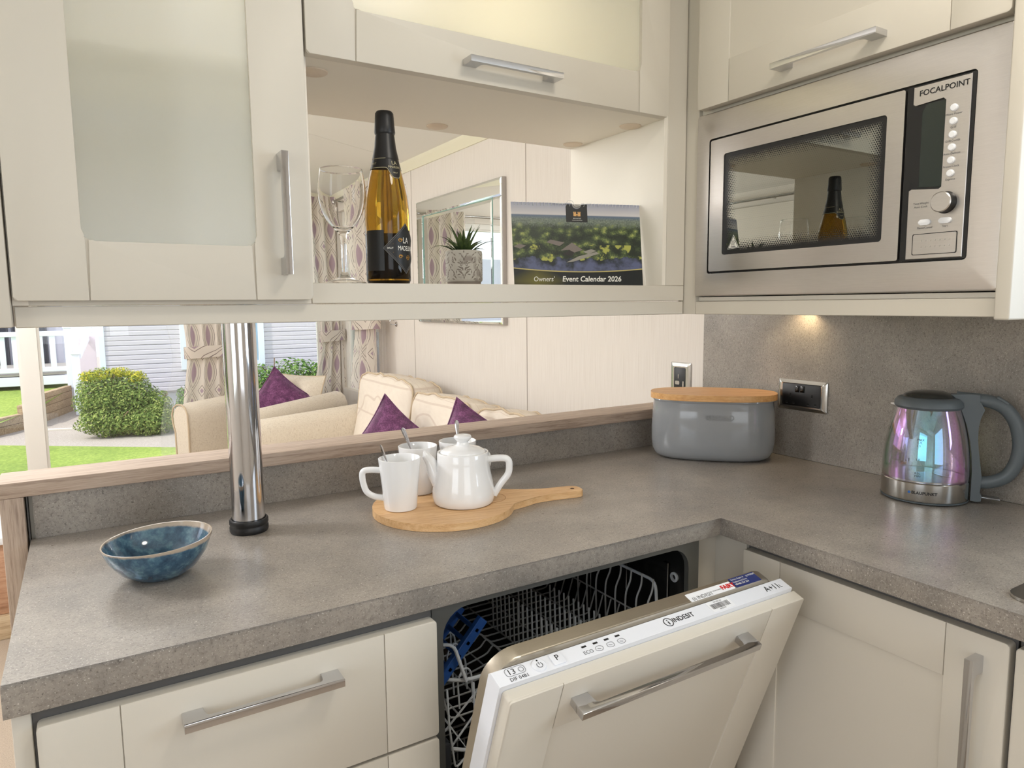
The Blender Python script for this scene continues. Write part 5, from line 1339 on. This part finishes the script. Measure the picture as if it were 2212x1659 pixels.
def pillow(bm, w, h, d, n=14, pw=2.6, pinch=.10, mx=None, sag=0, pleat=0, seed=0):
    rr = random.Random(seed); gr = {}
    for sgn in (1, -1):
        for i in range(n+1):
            for j in range(n+1):
                u, v = -1+2*i/n, -1+2*j/n; edge = i in (0, n) or j in (0, n)
                if edge and sgn == -1: gr[(i, j, -1)] = gr[(i, j, 1)]; continue
                th = ((1-abs(u)**pw)*(1-abs(v)**pw))**.55
                pu = u*(1-pinch*(1-v*v)*abs(u)**3); pv = v*(1-pinch*(1-u*u)*abs(v)**3)
                p = Vector((pu*w/2, sgn*th*d/2, pv*h/2-sag*(1-u*u)*max(0, v)**2))
                if not edge: p += Vector((0, sgn*d*.05*noise.noise(Vector((u*2.2+seed, v*2.2, sgn))), d*.03*noise.noise(Vector((u*3, v*3+seed, 5)))))
                if pleat and not edge: p.y += sgn*d*pleat*math.sin(u*19+seed)*max(0, v)**2
                gr[(i, j, sgn)] = bm.verts.new(mx @ p if mx is not None else p)
    for sgn in (1, -1):
        for i in range(n):
            for j in range(n):
                q = [gr[(i, j, sgn)], gr[(i+1, j, sgn)], gr[(i+1, j+1, sgn)], gr[(i, j+1, sgn)]]
                try: bm.faces.new(q if sgn == -1 else q[::-1])
                except ValueError: pass
    rim = [gr[(i, 0, 1)].co.copy() for i in range(n)]+[gr[(n, j, 1)].co.copy() for j in range(n)]+[gr[(i, n, 1)].co.copy() for i in range(n, 0, -1)]+[gr[(0, j, 1)].co.copy() for j in range(n, 0, -1)]
    return rim


def cushion(name, label, w, h, d, M, mat, pipe=None, parent=None, local=False, group=None, **kw):
    bm = B(); rim = pillow(bm, w, h, d, mx=M, **kw)
    if parent is None:
        th = thing(name, label, 'cushion', M.translation, 0, group); o = obj('cover', bm, mat, th)
        bm = B(); tube(bm, rim, .0045, 6, closed=True); obj('piping', bm, pipe or mat, th); return th
    o = obj(name, bm, mat, parent, local=local, smooth=70)
    if pipe: bm = B(); tube(bm, rim, .005, 6, closed=True); obj('piping', bm, pipe, o, local=local)
    return o


def box_cushion(w, h, d, M, parent, seed=0):
    o_ = rrect(-w/2, w/2, -h/2, h/2, .06, 6); n_ = []
    for a, b in zip(o_, o_[1:]+o_[:1]):
        k = max(1, int(math.hypot(b[0]-a[0], b[1]-a[1])/.03)); n_ += [(a[0]+(b[0]-a[0])*i/k, a[1]+(b[1]-a[1])*i/k) for i in range(k)]
    def P(a, b, sc, c):
        top = max(0, b/(h/2)); q = .0045*top*(math.sin(a*38+seed)+.6*math.sin(a*61+2*seed))*(1 if sc > .9 else .5)
        wob = .012*noise.noise(Vector((a*5+seed, b*5, c*6)))
        return M @ Vector((a*sc+wob, c+wob, b*sc+q-.02*top*(2*a/w)**2))
    prof = [(.0, -d/2-.055), (.35, -d/2-.050), (.68, -d/2-.034), (.90, -d/2-.012), (1.0, -d/2+.012), (1.022, -d/6), (1.022, d/6), (1.0, d/2-.012), (.92, d/2+.004), (.5, d/2+.02), (.0, d/2+.022)]
    bm = B(); rings = []
    for sc, c in prof: rings.append([bm.verts.new(P(0, 0, 1, c))] if sc == 0 else [bm.verts.new(P(a, b, sc, c)) for a, b in n_])
    for r1, r2 in zip(rings, rings[1:]):
        m_ = max(len(r1), len(r2))
        for i in range(m_):
            j = (i+1) % m_
            if len(r1) == 1: bm.faces.new((r1[0], r2[j], r2[i]))
            elif len(r2) == 1: bm.faces.new((r1[i], r1[j], r2[0]))
            else: bm.faces.new((r1[i], r1[j], r2[j], r2[i]))
    o = obj('back_cushion', bm, MT['stripe'], parent, local=True, smooth=70); bm = B()
    for c in (-d/2+.010, d/2-.010): tube(bm, [P(a, b, 1.008, c) for a, b in n_], .005, 6, closed=True)
    obj('piping', bm, MT['piping'], o, local=True); return o


def sofa_arm(bm, L, h0, h1, w=.165, flare=.045):
    """arm from x=0 (front) to x=L (back), inner face at y=0, outward +y, height rises h0->h1"""
    prof = [(0, .06), (0, .52), (-.004, .80), (.000, .92), (.022, .975), (.062, 1.0), (.115, .995), (.155, .965), (.178, .90), (.172, .82), (.150, .74), (.148, .06)]
    n = 12; rings = []
    for k in range(n+1):
        t = k/n; h = h0+(h1-h0)*t; r_ = []
        ins = .02*max(0, 1-t*n/1.0) if k == 0 else 0
        for y, z in prof: r_.append(bm.verts.new((L*t, y*(w/.165) if not ins else .075+(y-.075)*(w/.165)*.88, z*h if not ins else z*h*.985)))
        rings.append(r_)
    m_ = len(prof)
    for r1, r2 in zip(rings, rings[1:]):
        for i in range(m_): bm.faces.new((r1[i], r1[(i+1) % m_], r2[(i+1) % m_], r2[i]))
    bm.faces.new(rings[0][::-1]); bm.faces.new(rings[-1])
    return [Vector((-.002, y*(w/.165), z*h0)) for y, z in prof]


def sofa(name, label, loc, rot, depth, inner, h0, h1, backs, cat='sofa', near=True):
    """local: x from the seat front to the back, y across (inner width), arms on both sides"""
    s = thing(name, label, cat, loc, rot)
    for sg in ((1, -1) if near else (1,)):
        bm = B(); rim = sofa_arm(bm, depth, h0, h1)
        F = Matrix.Diagonal((1, sg, 1, 1)); F = Matrix.Translation((0, sg*inner/2, 0)) @ F
        bmesh.ops.transform(bm, matrix=F, verts=bm.verts); a = obj('arm', bm, MT['sofa'], s, local=True, smooth=50)
        bm = B(); tube(bm, [F @ p for p in rim], .006, 6); obj('piping', bm, MT['piping'], a, local=True)
    bm = B(); box(bm, .03, depth, -inner/2+.001, inner/2-.001, .06, .30, .02, 2); obj('base', bm, MT['sofa'], s, local=True)
    bm = B(); box(bm, depth-.16, depth+.02, -inner/2+.001, inner/2-.001, .30, h1-.02, .05, 4); obj('back', bm, MT['sofa'], s, local=True)
    k = len(backs)
    for i in range(k):
        y0 = -inner/2+inner*i/k; bm = B(); box(bm, .0, depth-.2, y0+.004, y0+inner/k-.004, .302, .455, .045, 4); obj('seat_cushion', bm, MT['sofa'], s, local=True, smooth=60)
        bm = B()
    for y0, w, h, tilt, x, d in backs:
        M = Matrix.Translation((x, y0, .45+h/2)) @ Matrix.Rotation(R(tilt), 4, 'Y') @ Matrix.Rotation(PI/2, 4, 'Z')
        box_cushion(w, h, d, M, s, seed=y0*9)
    for sx in (.08, depth-.08):
        for sy in (-1, 1):
            bm = B(); lathe(bm, [(0, 0), (.022, 0), (.028, .06), (0, .06)], 12, lambda a, b, c: Vector((sx+a, sy*(inner/2-.08)+b, c))); obj('foot', bm, MT['oak_v'], s, local=True)
    return s


# long sofa: back along the right wall; its far arm is towards the front window
sofa('sofa', 'long cream sofa with striped back cushions against the right wall', (.76, 3.06, 0), 0, .86, 1.86, .70, .765, [(.55, .76, .50, 9, .690, .19), (-.16, .62, .46, 9, .690, .18), (-.72, .44, .46, 10, .690, .18)])
# armchair turned towards the room in the corner
AR = R(24.3)
AC = sofa('armchair', 'cream armchair in the far corner by the windows', (.648, 4.640, 0), AR, .74, .500, .715, .765, [], cat='armchair')
ar = lambda x, y, z: Matrix.Translation((.648, 4.640, 0)) @ Matrix.Rotation(AR, 4, 'Z') @ Vector((x, y, z))
M = Matrix.Translation(ar(.62, 0, .665)) @ Matrix.Rotation(AR, 4, 'Z') @ Matrix.Rotation(R(16), 4, 'Y') @ Matrix.Rotation(PI/2, 4, 'Z')
cushion('back_cushion', 'plump cream back cushion leaning in the corner armchair', .58, .43, .25, M, MT['sofa'], MT['piping'], pw=2.2, pinch=.06, seed=3)
M = Matrix.Translation(ar(.44, -.11, .655)) @ Matrix.Rotation(R(-22), 4, 'Z') @ Matrix.Rotation(R(-12), 4, 'X') @ Matrix.Rotation(R(38), 4, 'Y')
cushion('scatter_cushion', 'purple chenille cushion standing on one corner in the armchair', .42, .42, .13, M, MT['purple'], pinch=.12, seed=4, group='purple scatter cushions')
for i, (x, y, z, tw, lb) in enumerate(((1.19, 3.00, .655, 27, 'purple cushion leaning on the first striped cushion of the sofa'), (1.27, 2.33, .715, 18, 'purple cushion on the near half of the sofa, only its top showing'))):
    M = Matrix.Translation((x, y, z)) @ Matrix.Rotation(R(12), 4, 'Y') @ Matrix.Rotation(R(-48), 4, 'Z') @ Matrix.Rotation(R(tw), 4, 'Y')
    cushion('scatter_cushion', lb, .40, .40, .14, M, MT['purple'], pinch=.12, seed=6+i, group='purple scatter cushions')

# low unit at the far left, seen below the ledge
lu = thing('low_table', 'low pinkish wooden unit with white top behind the end post', 'table', (-.9, 3.7, 0))
bm = B(); box(bm, -1.35, -.22, 3.40, 3.95, .395, .425, .004); obj('top', bm, MT['white'], lu)
bm = B(); box(bm, -1.33, -.24, 3.42, 3.93, .10, .394, .003); obj('body', bm, MT['pinewood'], lu)
bm = B(); box(bm, -1.30, -.27, 3.412, 3.424, .13, .37, .003); d = obj('drawer', bm, MT['pinewood'], lu); bm = B(); tube(bm, rounded([(-.80, 3.411, .30), (-.80, 3.39, .30), (-.68, 3.39, .30), (-.68, 3.411, .30)], .008, 3), .004, 6); obj('handle', bm, MT['satin'], d)
bm = B(); box(bm, -1.33, -.24, 3.40, 3.95, 0, .099, .004); obj('plinth', bm, wood('pale_plinth', [(176, 148, 116), (206, 182, 148), (218, 198, 168)]), lu)

# ================================================================== OUTSIDE
GZ_ = -.45


def grass():
    t = NT('lawn_grass'); c = t.co(); n = t.noise(c, 26, 5, .7); b = t.noise(c, 1.1, 2)
    f = t.math('ADD', t.math('MULTIPLY', n, .7), t.math('MULTIPLY', b, .3)); t.pr(Base_Color=t.ramp(f, [(.30, srgb(92, 116, 42)), (.5, srgb(126, 150, 58)), (.66, srgb(160, 176, 84))]), Roughness=.9); t.bump(n, .6, .02); return t.m


MT['grass'] = grass()
t_ = NT('grey_gravel_path'); n_ = t_.noise(t_.co(), 60, 4, .8); t_.pr(Base_Color=t_.ramp(n_, [(.3, srgb(138, 132, 124)), (.7, srgb(186, 178, 168))]), Roughness=.95); t_.bump(n_, .6, .01); MT['path'] = t_.m
bm = B(); fpoly(bm, [(-30, YF+.1), (30, YF+.1), (30, 7.2), (2.5, 8.9), (.94, 9.81), (-1.02, 11.29), (-2.2, 12.0), (-30, 12.5)], lambda a, b: Vector((a, b, GZ_)))
fpoly(bm, [(-30, -20), (XL-.1, -20), (XL-.1, YF+.1), (-30, YF+.1)], lambda a, b: Vector((a, b, GZ_))); fpoly(bm, [(XW+.1, -20), (30, -20), (30, YF+.1), (XW+.1, YF+.1)], lambda a, b: Vector((a, b, GZ_))); struct('lawn', bm, MT['grass'], 'bright green lawn outside the patio door')
bm = B(); fpoly(bm, [(-30, 12.5), (-2.2, 12.0), (-1.02, 11.29), (.94, 9.81), (2.5, 8.9), (30, 7.2), (30, 30), (-30, 30)], lambda a, b: Vector((a, b, GZ_-.004))); struct('path', bm, MT['path'], 'grey gravel path between lawn and shrub')
bm = B(); prism(bm, [(-.55, 12.33), (-.06, 12.16), (-.06, 12.08), (-.56, 12.24)], GZ_-.003, GZ_+.02, lambda a, b, c: Vector((a, b, c))); struct('kerb', bm, plain('pale_kerb_stone', (206, 200, 188), .9), 'pale edging stone across the path')
bm = B(); fpoly(bm, [(-1.10, 12.06), (-.62, 13.0), (-.22, 14.48), (-.22, 15.2), (-30, 15.2), (-30, 12.3)], lambda a, b: Vector((a, b, -.27+(b-12.06)*.095))); struct('lawn', bm, MT['grass'], 'raised lawn above the timber retaining wall')
# timber retaining wall
rw = thing('retaining_wall', 'low retaining wall of weathered timber sleepers beside the path', 'wall', (-.6, 13, GZ_))
A0, A1, A2 = Vector((-1.75, 11.2, 0)), Vector((-.80, 12.62, 0)), Vector((-.21, 14.46, 0)); rs = random.Random(2)
def sleeper(p, q, z0, z1, th=.10):
    d = (q-p).normalized(); nrm = Vector((-d.y, d.x, 0)); bm = B(); P = [(0, 0), ((q-p).length-.006, 0), ((q-p).length-.006, th), (0, th)]
    zt = lambda a: z0; prism(bm, P, z0+.003, z1-.003, lambda a, b, c: p+d*a+nrm*(b+rs.uniform(-.0015, .0015))+Vector((0, 0, c)), .008, 2); obj('sleeper', bm, MT['sleeper'], rw)
for k, (z0, z1) in enumerate(((-.47, -.34), (-.34, -.21), (-.21, -.09), (-.09, .0))):
    if k < 2:
        mid = A0.lerp(A1, .55 if k else .75); sleeper(A0, mid, z0, z1); sleeper(mid, A1, z0, z1)
    j = .45+.2*(k % 2); mid = A1.lerp(A2, j)
    if k < 3: sleeper(A1, mid, z0, z1)
    sleeper(mid if k < 3 else A1.lerp(A2, .15), A2, z0, z1)

# neighbouring caravan with shiplap planks
MT['siding'] = plain('pale_lilac_siding', (214, 208, 214), .5); MT['trimw'] = plain('white_exterior_trim', (232, 240, 246), .4)
nc = thing('static_caravan', 'pale static caravan with horizontal plank cladding across the path', 'caravan', (4, 12.4, GZ_))
PX0, PX1, PY = .285, 9.0, 12.30; pit = .150
for i in range(18):
    z0 = .02+i*pit; bm = B()
    prism(bm, [(0, 0), (-.022, .003), (-.022, .056), (-.008, .070), (-.020, .078), (-.020, .130), (-.006, .1485), (0, .1495)], PX0, PX1, lambda a, b, c: Vector((c, PY+a, z0+b))); obj('plank', bm, MT['siding'], nc, smooth=0)
bm = B(); box(bm, PX0, PX1, PY+.001, PY+2.8, .0, 2.75); obj('body', bm, MT['siding'], nc)
bm = B(); box(bm, PX0-.075, PX0+.004, PY-.034, PY+.06, -.05, 2.75, .004, 1); obj('corner_trim', bm, MT['trimw'], nc)
bm = B(); box(bm, PX0, PX1, PY+.03, PY+.06, GZ_, .0, 0); obj('skirting', bm, plain('skirting_white', (214, 214, 220), .6), nc)
bm = B(); prism(bm, [(-.3, 2.75), (3.0, 2.75), (3.0, 2.85), (1.4, 3.25), (-.3, 2.85)], PX0-.2, PX1+.2, lambda a, b, c: Vector((c, PY+a, b))); obj('roof', bm, plain('grey_roof', (130, 128, 126), .8), nc)
fN = lambda a, b, c: Vector((a, PY-.022-c, b))
for a0, a1, b0, b1 in ((1.33, 2.62, .35, 1.55), (5.2, 6.6, .9, 1.9)):
    bm = B(); ringplate(bm, rrect(a0, a1, b0, b1, 0), rrect(a0+.09, a1-.09, b0+.09, b1-.09, 0), 0, .05, fN); box(bm, a0+.42, a0+.50, PY-.065, PY-.024, b0+.08, b1-.08); wo = obj('window', bm, MT['trimw'], nc)
    bm = B(); prism(bm, rrect(a0+.085, a1-.085, b0+.085, b1-.085, 0), .004, .010, fN); obj('pane', bm, plain('blueish_window_glass', (150, 176, 196), .08), wo)
# caravan behind the deck
n2 = thing('static_caravan', 'grey static caravan behind the white deck railing', 'caravan', (-4, 17, GZ_))
bm = B(); box(bm, -12, -.35, 17.2, 20, GZ_, 2.6); obj('body', bm, plain('grey_lilac_wall', (196, 196, 206), .6), n2)
for a in (-2.2, -1.55, -.90):
    bm = B(); box(bm, a-.30, a+.30, 17.15, 17.21, .02, 1.9, .01, 1); wo = obj('window', bm, plain('dark_frame', (70, 74, 84), .4), n2); bm = B(); box(bm, a-.27, a+.27, 17.135, 17.152, .08, 1.85); obj('pane', bm, plain('dark_reflecting_glass', (40, 44, 56), .05), wo)
# deck
dk = thing('deck_railing', 'white deck with picket railing and stair rail beyond the raised lawn', 'railing', (-1.5, 14.6, 0))
YD = 14.5
bm = B(); box(bm, -8, -.26, YD-.03, YD+.05, .87, .955, .006, 1); obj('top_rail', bm, MT['trimw'], dk)
bm = B(); box(bm, -8, -.26, YD-.02, YD+.04, .255, .335, .006, 1); obj('bottom_rail', bm, MT['trimw'], dk)
bm = B(); box(bm, -8, -.20, YD-.02, YD+2.5, .20, .235); obj('deck_floor', bm, plain('deck_grey', (150, 146, 140), .8), dk)
bm = B(); box(bm, -8, -.26, YD-.03, YD, .03, .185, .004, 1); obj('skirt_board', bm, MT['trimw'], dk)
x = -.40
while x > -4.2:
    bm = B(); box(bm, x-.085, x, YD-.012, YD+.018, .33, .875, .004, 1); obj('baluster', bm, MT['trimw'], dk); x -= .178
for px, py, z0, z1 in ((-.21, YD, -.05, 1.03), (-.115, 13.82, GZ_, .60), (.12, 14.6, -.3, 1.03)):
    bm = B(); box(bm, px-.055, px+.055, py-.055, py+.055, z0, z1-.03, .006, 1); box(bm, px-.07, px+.07, py-.07, py+.07, z1-.03, z1, .01, 1); obj('post', bm, MT['trimw'], dk)
bm = B(); prism(bm, [(0, 0), (.07, 0), (.07, .10), (0, .10)], 0, 1, lambda a, b, c: Vector((-.10+a, 13.84, .50+b)).lerp(Vector((.09+a, 14.58, .88+b)), c)); obj('stair_rail', bm, MT['trimw'], dk)
bm = B(); box(bm, -.06, .20, 14.40, 14.44, -.35, .90, .004, 1); obj('stair_panel', bm, plain('pale_pink_panel', (222, 212, 220), .5), dk)


# shrubs : foliage of many small leaves
def foliage_mat(name, cols):
    t = NT(name); n = t.n('ObjectInfo'); a = t.noise(t.co(), 7, 3); v = t.n('VertexColor') if False else None
    tc = t.n('TexCoord').outputs['UV']; u = t.n('SeparateXYZ', {0: tc}).outputs[0]
    c = t.ramp(t.math('ADD', t.math('MULTIPLY', u, .6), t.math('MULTIPLY', a, .4)), [(.2, srgb(*cols[0])), (.5, srgb(*cols[1])), (.8, srgb(*cols[2]))])
    df = t.n('BsdfDiffuse', {0: c}); tl = t.n('BsdfTranslucent', {0: c}); mx = t.n('MixShader', {0: .4, 1: df.outputs[0], 2: tl.outputs[0]}); t.surf(mx.outputs[0]); return t.m


def foliage(blobs, n, size, seed, yellow=None):
    rr = random.Random(seed); V = []; Fc = []; UV = []
    vol = [b[3]*b[4]*b[5] for b in blobs]; tot = sum(vol)
    for b, w_ in zip(blobs, vol):
        for _ in range(int(n*w_/tot)):
            d = Vector((rr.gauss(0, 1), rr.gauss(0, 1), rr.gauss(0, 1))).normalized(); r_ = rr.random()**.35
            r_ *= 1+.16*noise.noise(d*2.3+Vector((seed, 0, 0)))
            p = Vector((b[0]+d.x*b[3]*r_, b[1]+d.y*b[4]*r_, b[2]+d.z*b[5]*r_)); s = size*(.55+.9*rr.random())
            nrm = (d+Vector((rr.uniform(-.8, .8), rr.uniform(-.8, .8), rr.uniform(-.2, .9)))).normalized(); a = nrm.orthogonal().normalized(); a.rotate(Matrix.Rotation(rr.random()*6.28, 3, nrm)); c = nrm.cross(a)
            k = len(V); V += [p-a*s, p-c*s*.42+nrm*s*.12, p+a*s, p+c*s*.42+nrm*s*.12]; Fc.append((k, k+1, k+2, k+3)); uu = rr.random(); UV += [(uu, 0)]*4
    me = bpy.data.meshes.new('foliage'); me.from_pydata(V, [], Fc); uv = me.uv_layers.new(name='u'); uv.data.foreach_set('uv', [x for q in UV for x in q]); return me


def shrub(name, label, loc, blobs, n, size, mat, seed, twigs=0, top=None):
    s = thing(name, label, 'shrub', loc); me = foliage(blobs, n, size, seed); me.transform(Matrix.Translation(-Vector(loc))); me.materials.append(mat)
    o = bpy.data.objects.new('foliage', me); COL.objects.link(o); o.parent = s; o['kind'] = 'stuff'; WL[o.name] = Vector(loc)
    rr = random.Random(seed+50); bm = B()
    for i in range(max(3, twigs)):
        b = blobs[i % len(blobs)]; p = Vector(loc)+Vector((rr.uniform(-.1, .1), rr.uniform(-.1, .1), 0)); q = Vector((b[0]+rr.uniform(-.8, .8)*b[3], b[1]+rr.uniform(-.5, .5)*b[4], b[2]+b[5]*rr.uniform(.4, 1.0)))
        tube(bm, smoothpath([p, p.lerp(q, .5)+Vector((rr.uniform(-.1, .1), rr.uniform(-.1, .1), 0)), q], 4), .009, 5)
    obj('twigs', bm, plain('twig_brown', (120, 98, 78), .9) if 'twig' not in MT else MT['twig'], s, kind='stuff'); return s


MT['twig'] = plain('twig_brown', (126, 104, 84), .9)
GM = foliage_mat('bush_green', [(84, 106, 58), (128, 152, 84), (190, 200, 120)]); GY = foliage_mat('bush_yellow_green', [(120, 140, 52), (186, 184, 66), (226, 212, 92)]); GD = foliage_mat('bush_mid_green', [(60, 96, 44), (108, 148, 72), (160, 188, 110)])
bush = shrub('garden_shrub', 'large clipped shrub with yellowish top in front of the planked caravan', (.36, 11.45, GZ_), [(.20, 11.42, .08, .36, .34, .42), (.55, 11.35, .02, .34, .32, .40), (.86, 11.3, -.12, .22, .28, .30), (.30, 11.2, -.24, .46, .30, .22), (.75, 11.05, -.26, .40, .28, .22)], 26000, .021, GM, 3, 22)
me = foliage([(.12, 11.36, .40, .22, .22, .08), (.40, 11.38, .43, .18, .2, .08), (.62, 11.34, .36, .14, .2, .10)], 1500, .020, 4); me.name = 'yellow_sprigs'; me.transform(Matrix.Translation(-Vector((.36, 11.45, GZ_)))); me.materials.append(GY)  # extra yellow-green leaves over the upper part of the shrub
o = bpy.data.objects.new('yellow_sprigs', me); COL.objects.link(o); o.parent = bush; o['kind'] = 'stuff'; o['label'] = 'yellowish leaf sprigs on top'
shrub('garden_shrub', 'loose green shrub behind the sheer voile', (1.45, 11.4, GZ_), [(1.36, 11.45, -.15, .24, .26, .34), (1.62, 11.45, -.10, .26, .25, .40)], 5000, .030, GD, 5, 8)
shrub('garden_shrub', 'leafy green weeds seen above the armchair cushions', (2.8, 11.6, GZ_), [(2.45, 11.6, -.02, .40, .25, .46), (2.95, 11.6, .10, .45, .25, .42), (3.6, 11.6, .05, .5, .3, .5)], 6000, .034, GD, 6, 8)
shrub('garden_hedge', 'tall green hedge outside the left wall window, seen in the mirror', (-5.2, 5.5, GZ_), [(-5.3, 3.0, .4, .8, 1.4, 1.25), (-5.4, 5.3, .5, .8, 1.5, 1.35), (-5.3, 7.6, .4, .8, 1.5, 1.2)], 16000, .06, GM, 7, 6)
